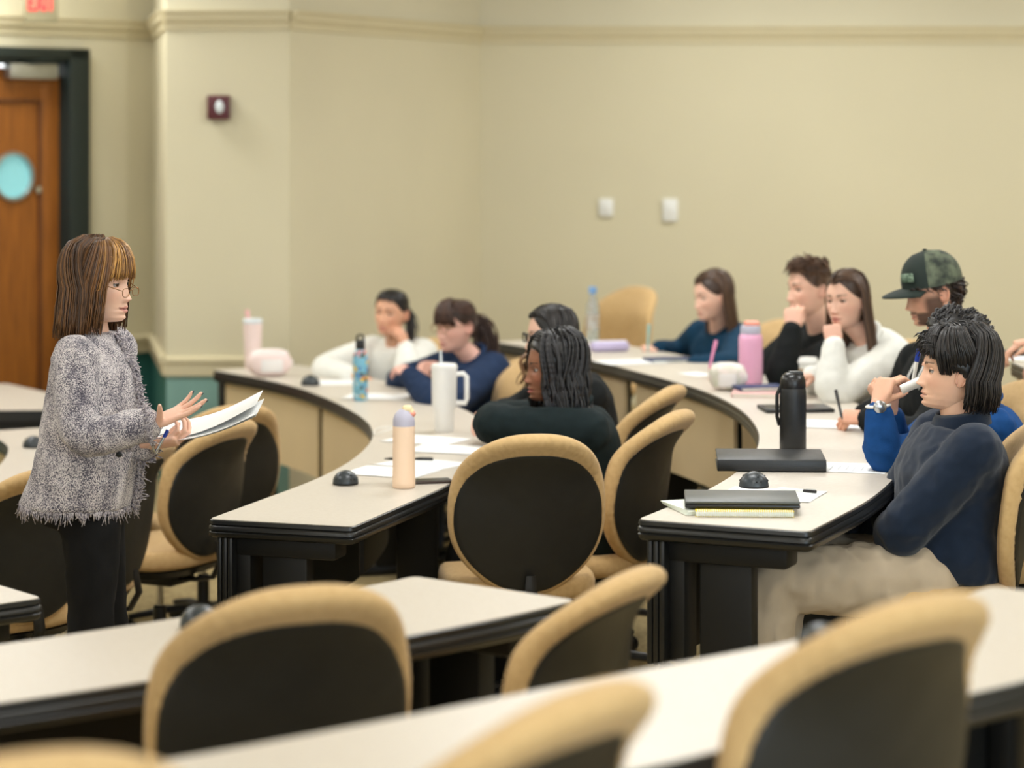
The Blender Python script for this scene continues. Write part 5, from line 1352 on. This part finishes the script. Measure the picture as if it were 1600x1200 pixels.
# glasses, mostly hidden
p = seated('woman with dark parted hair and black glasses, half hidden behind the braids', 'chair behind the woman with glasses', T1,
           (925, 740, 9.2), (892, 590, 9.2), (860, 527, 9.18), (-.96, -.25), (-.9, -.35), False, cdir=(-.92, .35), cz=1.0, skin=FAIR, hair=BK)
p.arms(A((800, 648, 9.45), (775, 645, 9.2), (-.6, -.6, 0), (0, 0, -1), HALF), A((800, 660, 9.0), (770, 655, 9.15), (-.4, .8, 0), (0, 0, -1), HALF))
p.build('black_knit', 'black_cotton', loose=.02, wr=.005); 
H = Hair(BK, srgb(44, 36, 34)[:3], 29); H.mb.join(scalp(BK, .004, vline)); H.parted(380, -.20, front=.088, r=.004, off=.014, facey=.02); H.back(100, -.22); p.hairpart(H)
H = Hair(srgb(92, 62, 40)[:3], srgb(150, 108, 70)[:3], 30); H.tail(26, (-.078, .03, -.03), (-.085, .075, -.20), .016, wave=.012, via=(-.10, .06, -.10)); p.hairpart(H, 'curl'); H = Hair(srgb(92, 62, 40)[:3], srgb(150, 108, 70)[:3], 35); H.tail(26, (.078, .03, -.03), (.085, .075, -.20), .016, wave=.012, via=(.10, .06, -.10)); p.hairpart(H, 'curl')
mat('black_plastic', srgb(18, 18, 20), .3, var=.1); p.glasses('black_plastic', .0028, .023, .018)

# navy sweater, ponytail, glasses
p = seated('woman with brown fringe and ponytail in navy sweatshirt, arms folded on the desk', 'chair behind the woman in navy', T1,
           (760, 690, 11.1), (735, 560, 11.0), (711, 510, 10.95), (-.72, -.68), (-.75, -.65), False, skin=srgb(232, 184, 168), hair=BR, hk=.98, pitch=-.06)
p.arms(A((622, 600, 11.35), (648, 580, 11.05), (.5, -.6, .3), (.3, .6, -.7), HALF), A((690, 640, 10.5), (640, 588, 10.75), (-.5, .6, .4), (0, .3, -1), HALF))
p.build('navy_knit', 'denim', loose=.026, wr=.006)
H = Hair(srgb(50, 34, 28)[:3], srgb(92, 62, 48)[:3], 31); H.mb.join(scalp(srgb(52, 36, 28)[:3], .008)); H.pulled(420, (0, -.125, .03), r=.0042, off=.012); H.bangs(200, .024, .95, off=.014, r=.0036)
H.tail(140, (0, -.125, .03), (-.03, -.17, -.24), .024, via=(0, -.22, .0)); p.hairpart(H); p.glasses('gold_wire', .0016, .023, .017)

# white sweater, cheek on hand, dark ponytail
p = seated('woman with dark ponytail in white sweater leaning her cheek on her hand', 'chair behind the woman in white at the first desk', T1,
           (640, 660, 12.0), (618, 538, 11.9), (611, 489, 11.8), (-.42, -.9), (-.5, -.86), False, skin=srgb(222, 170, 140), hair=BK, roll=-.10)
p.arms(A((503, 578, 11.75), (545, 586, 11.55), (1, -.3, 0), (0, 0, -1), HALF), A((640, 588, 11.5), (634, 545, 11.68), (-.25, .12, .9), (-.75, .45, .2), ((.5, .7, .4), (.55, .75, .4), (.6, .8, .4), (.65, .8, .4)), thumb=(.6, .3)))
p.build('white_knit', 'black_cotton', loose=.024, wr=.005)
H = Hair(BK, srgb(52, 42, 38)[:3], 32); H.mb.join(scalp(BK, .006)); H.pulled(220, (.0, -.118, .03), r=.005, off=.006)
H.tail(40, (0, -.118, .03), (-.10, -.06, -.20), .014, via=(-.06, -.16, .02)); p.hairpart(H)

# person beyond the right frame edge, only a sleeve and hand in view
p = seated('person at the right frame edge, only a black sleeve and hand showing', 'chair beyond the right frame edge', T3,
           (1830, 700, 9.1), (1800, 480, 9.1), (1780, 400, 9.05), (-.95, -.3), (-.95, -.3), True, skin=LIGHT, hair=BK)
p.arms(A((1690, 545, 9.2), (1622, 533, 9.1), (-1, .05, -.12), (0, 0, -1), HALF), A((1720, 570, 8.8), (1660, 560, 8.7), (-1, .3, 0), (0, 0, -1), HALF))
p.build('black_knit', 'denim', loose=.02)
H = Hair(BK, BK2, 33); H.mb.join(scalp(BK, .012)); H.short(150, .04, .007, (0, .4, .3), .016); p.hairpart(H)

# ---- held things
a_ = W(1012, 541, 11.42); pen(a_+Vector((0, 0, -.03)), W(1014, 507, 11.4), 'pen_teal', 'pale teal pen held by the girl in dark blue', .0055, 'pen_teal')
pen(W(1108, 577, 10.1), W(1119, 532, 10.12), 'pen_pink', 'pink pen held by the young man in black', .006, 'pen_pink')
pen(W(1316, 655, 8.42), W(1306, 610, 8.5), 'pen_black', 'black pen in the writing hand of the man with the cap', .005)
pen(W(1425, 605, 7.42), W(1436, 546, 7.4), 'plastic_white', 'blue capped pen held upright by the man in royal blue', .006, 'pen_blue')
t = thing('marker', 'short white cylinder held at the mouth of the man in royal blue', 'marker', W(1408, 609, 7.36)); v = W(1438, 596, 7.36)-W(1408, 609, 7.36)
obj('barrel', MB().tube([v*0, v*.05, v*.92, v], [.012, .0145, .0145, .012], 16), 'plastic_white', t, 50); obj('end_cap', MB().tube([v*.6, v*.62, v*1.0, v*1.02], [.0146, .0152, .015, .011], 16), 'plastic_white', t, 50)
# papers in the hands of the standing woman
t = thing('paper_stack', 'white papers held out by the standing woman', 'paper', W(262, 690, 7.17))
o0 = W(262, 690, 7.17)
for i in range(5):
    vs = []; fs = []; rr_ = random.Random(40+i); dx, dy, tw = rr_.uniform(-.012, .02), rr_.uniform(-.015, .015), rr_.uniform(-.05, .05)
    for j in range(9):
        u = j/8
        for k in range(5):
            v_ = k/4-.5
            x = -.03+.30*u*math.cos(tw)+dx; y = v_*.21+dy+u*tw*.3; z = .026+.072*u+.03*v_*(1-.3*u)-.02*math.sin(u*PI)+i*.0035*(.4+u)+(.012*u*u*(i > 2))
            vs.append((x, y, z))
    n_ = len(vs); vs += [(p_[0], p_[1], p_[2]-.0006) for p_ in vs]
    for j in range(8):
        for k in range(4): f = (j*5+k, j*5+k+1, (j+1)*5+k+1, (j+1)*5+k); fs += [f, tuple(n_+q for q in f[::-1])]
    obj('sheet', MB().add(vs, fs), 'paper', t, 60)
pen(W(243, 708, 6.98), W(262, 672, 6.99), 'silver', 'silver pen held below the papers of the standing woman', .0042, 'pen_blue')
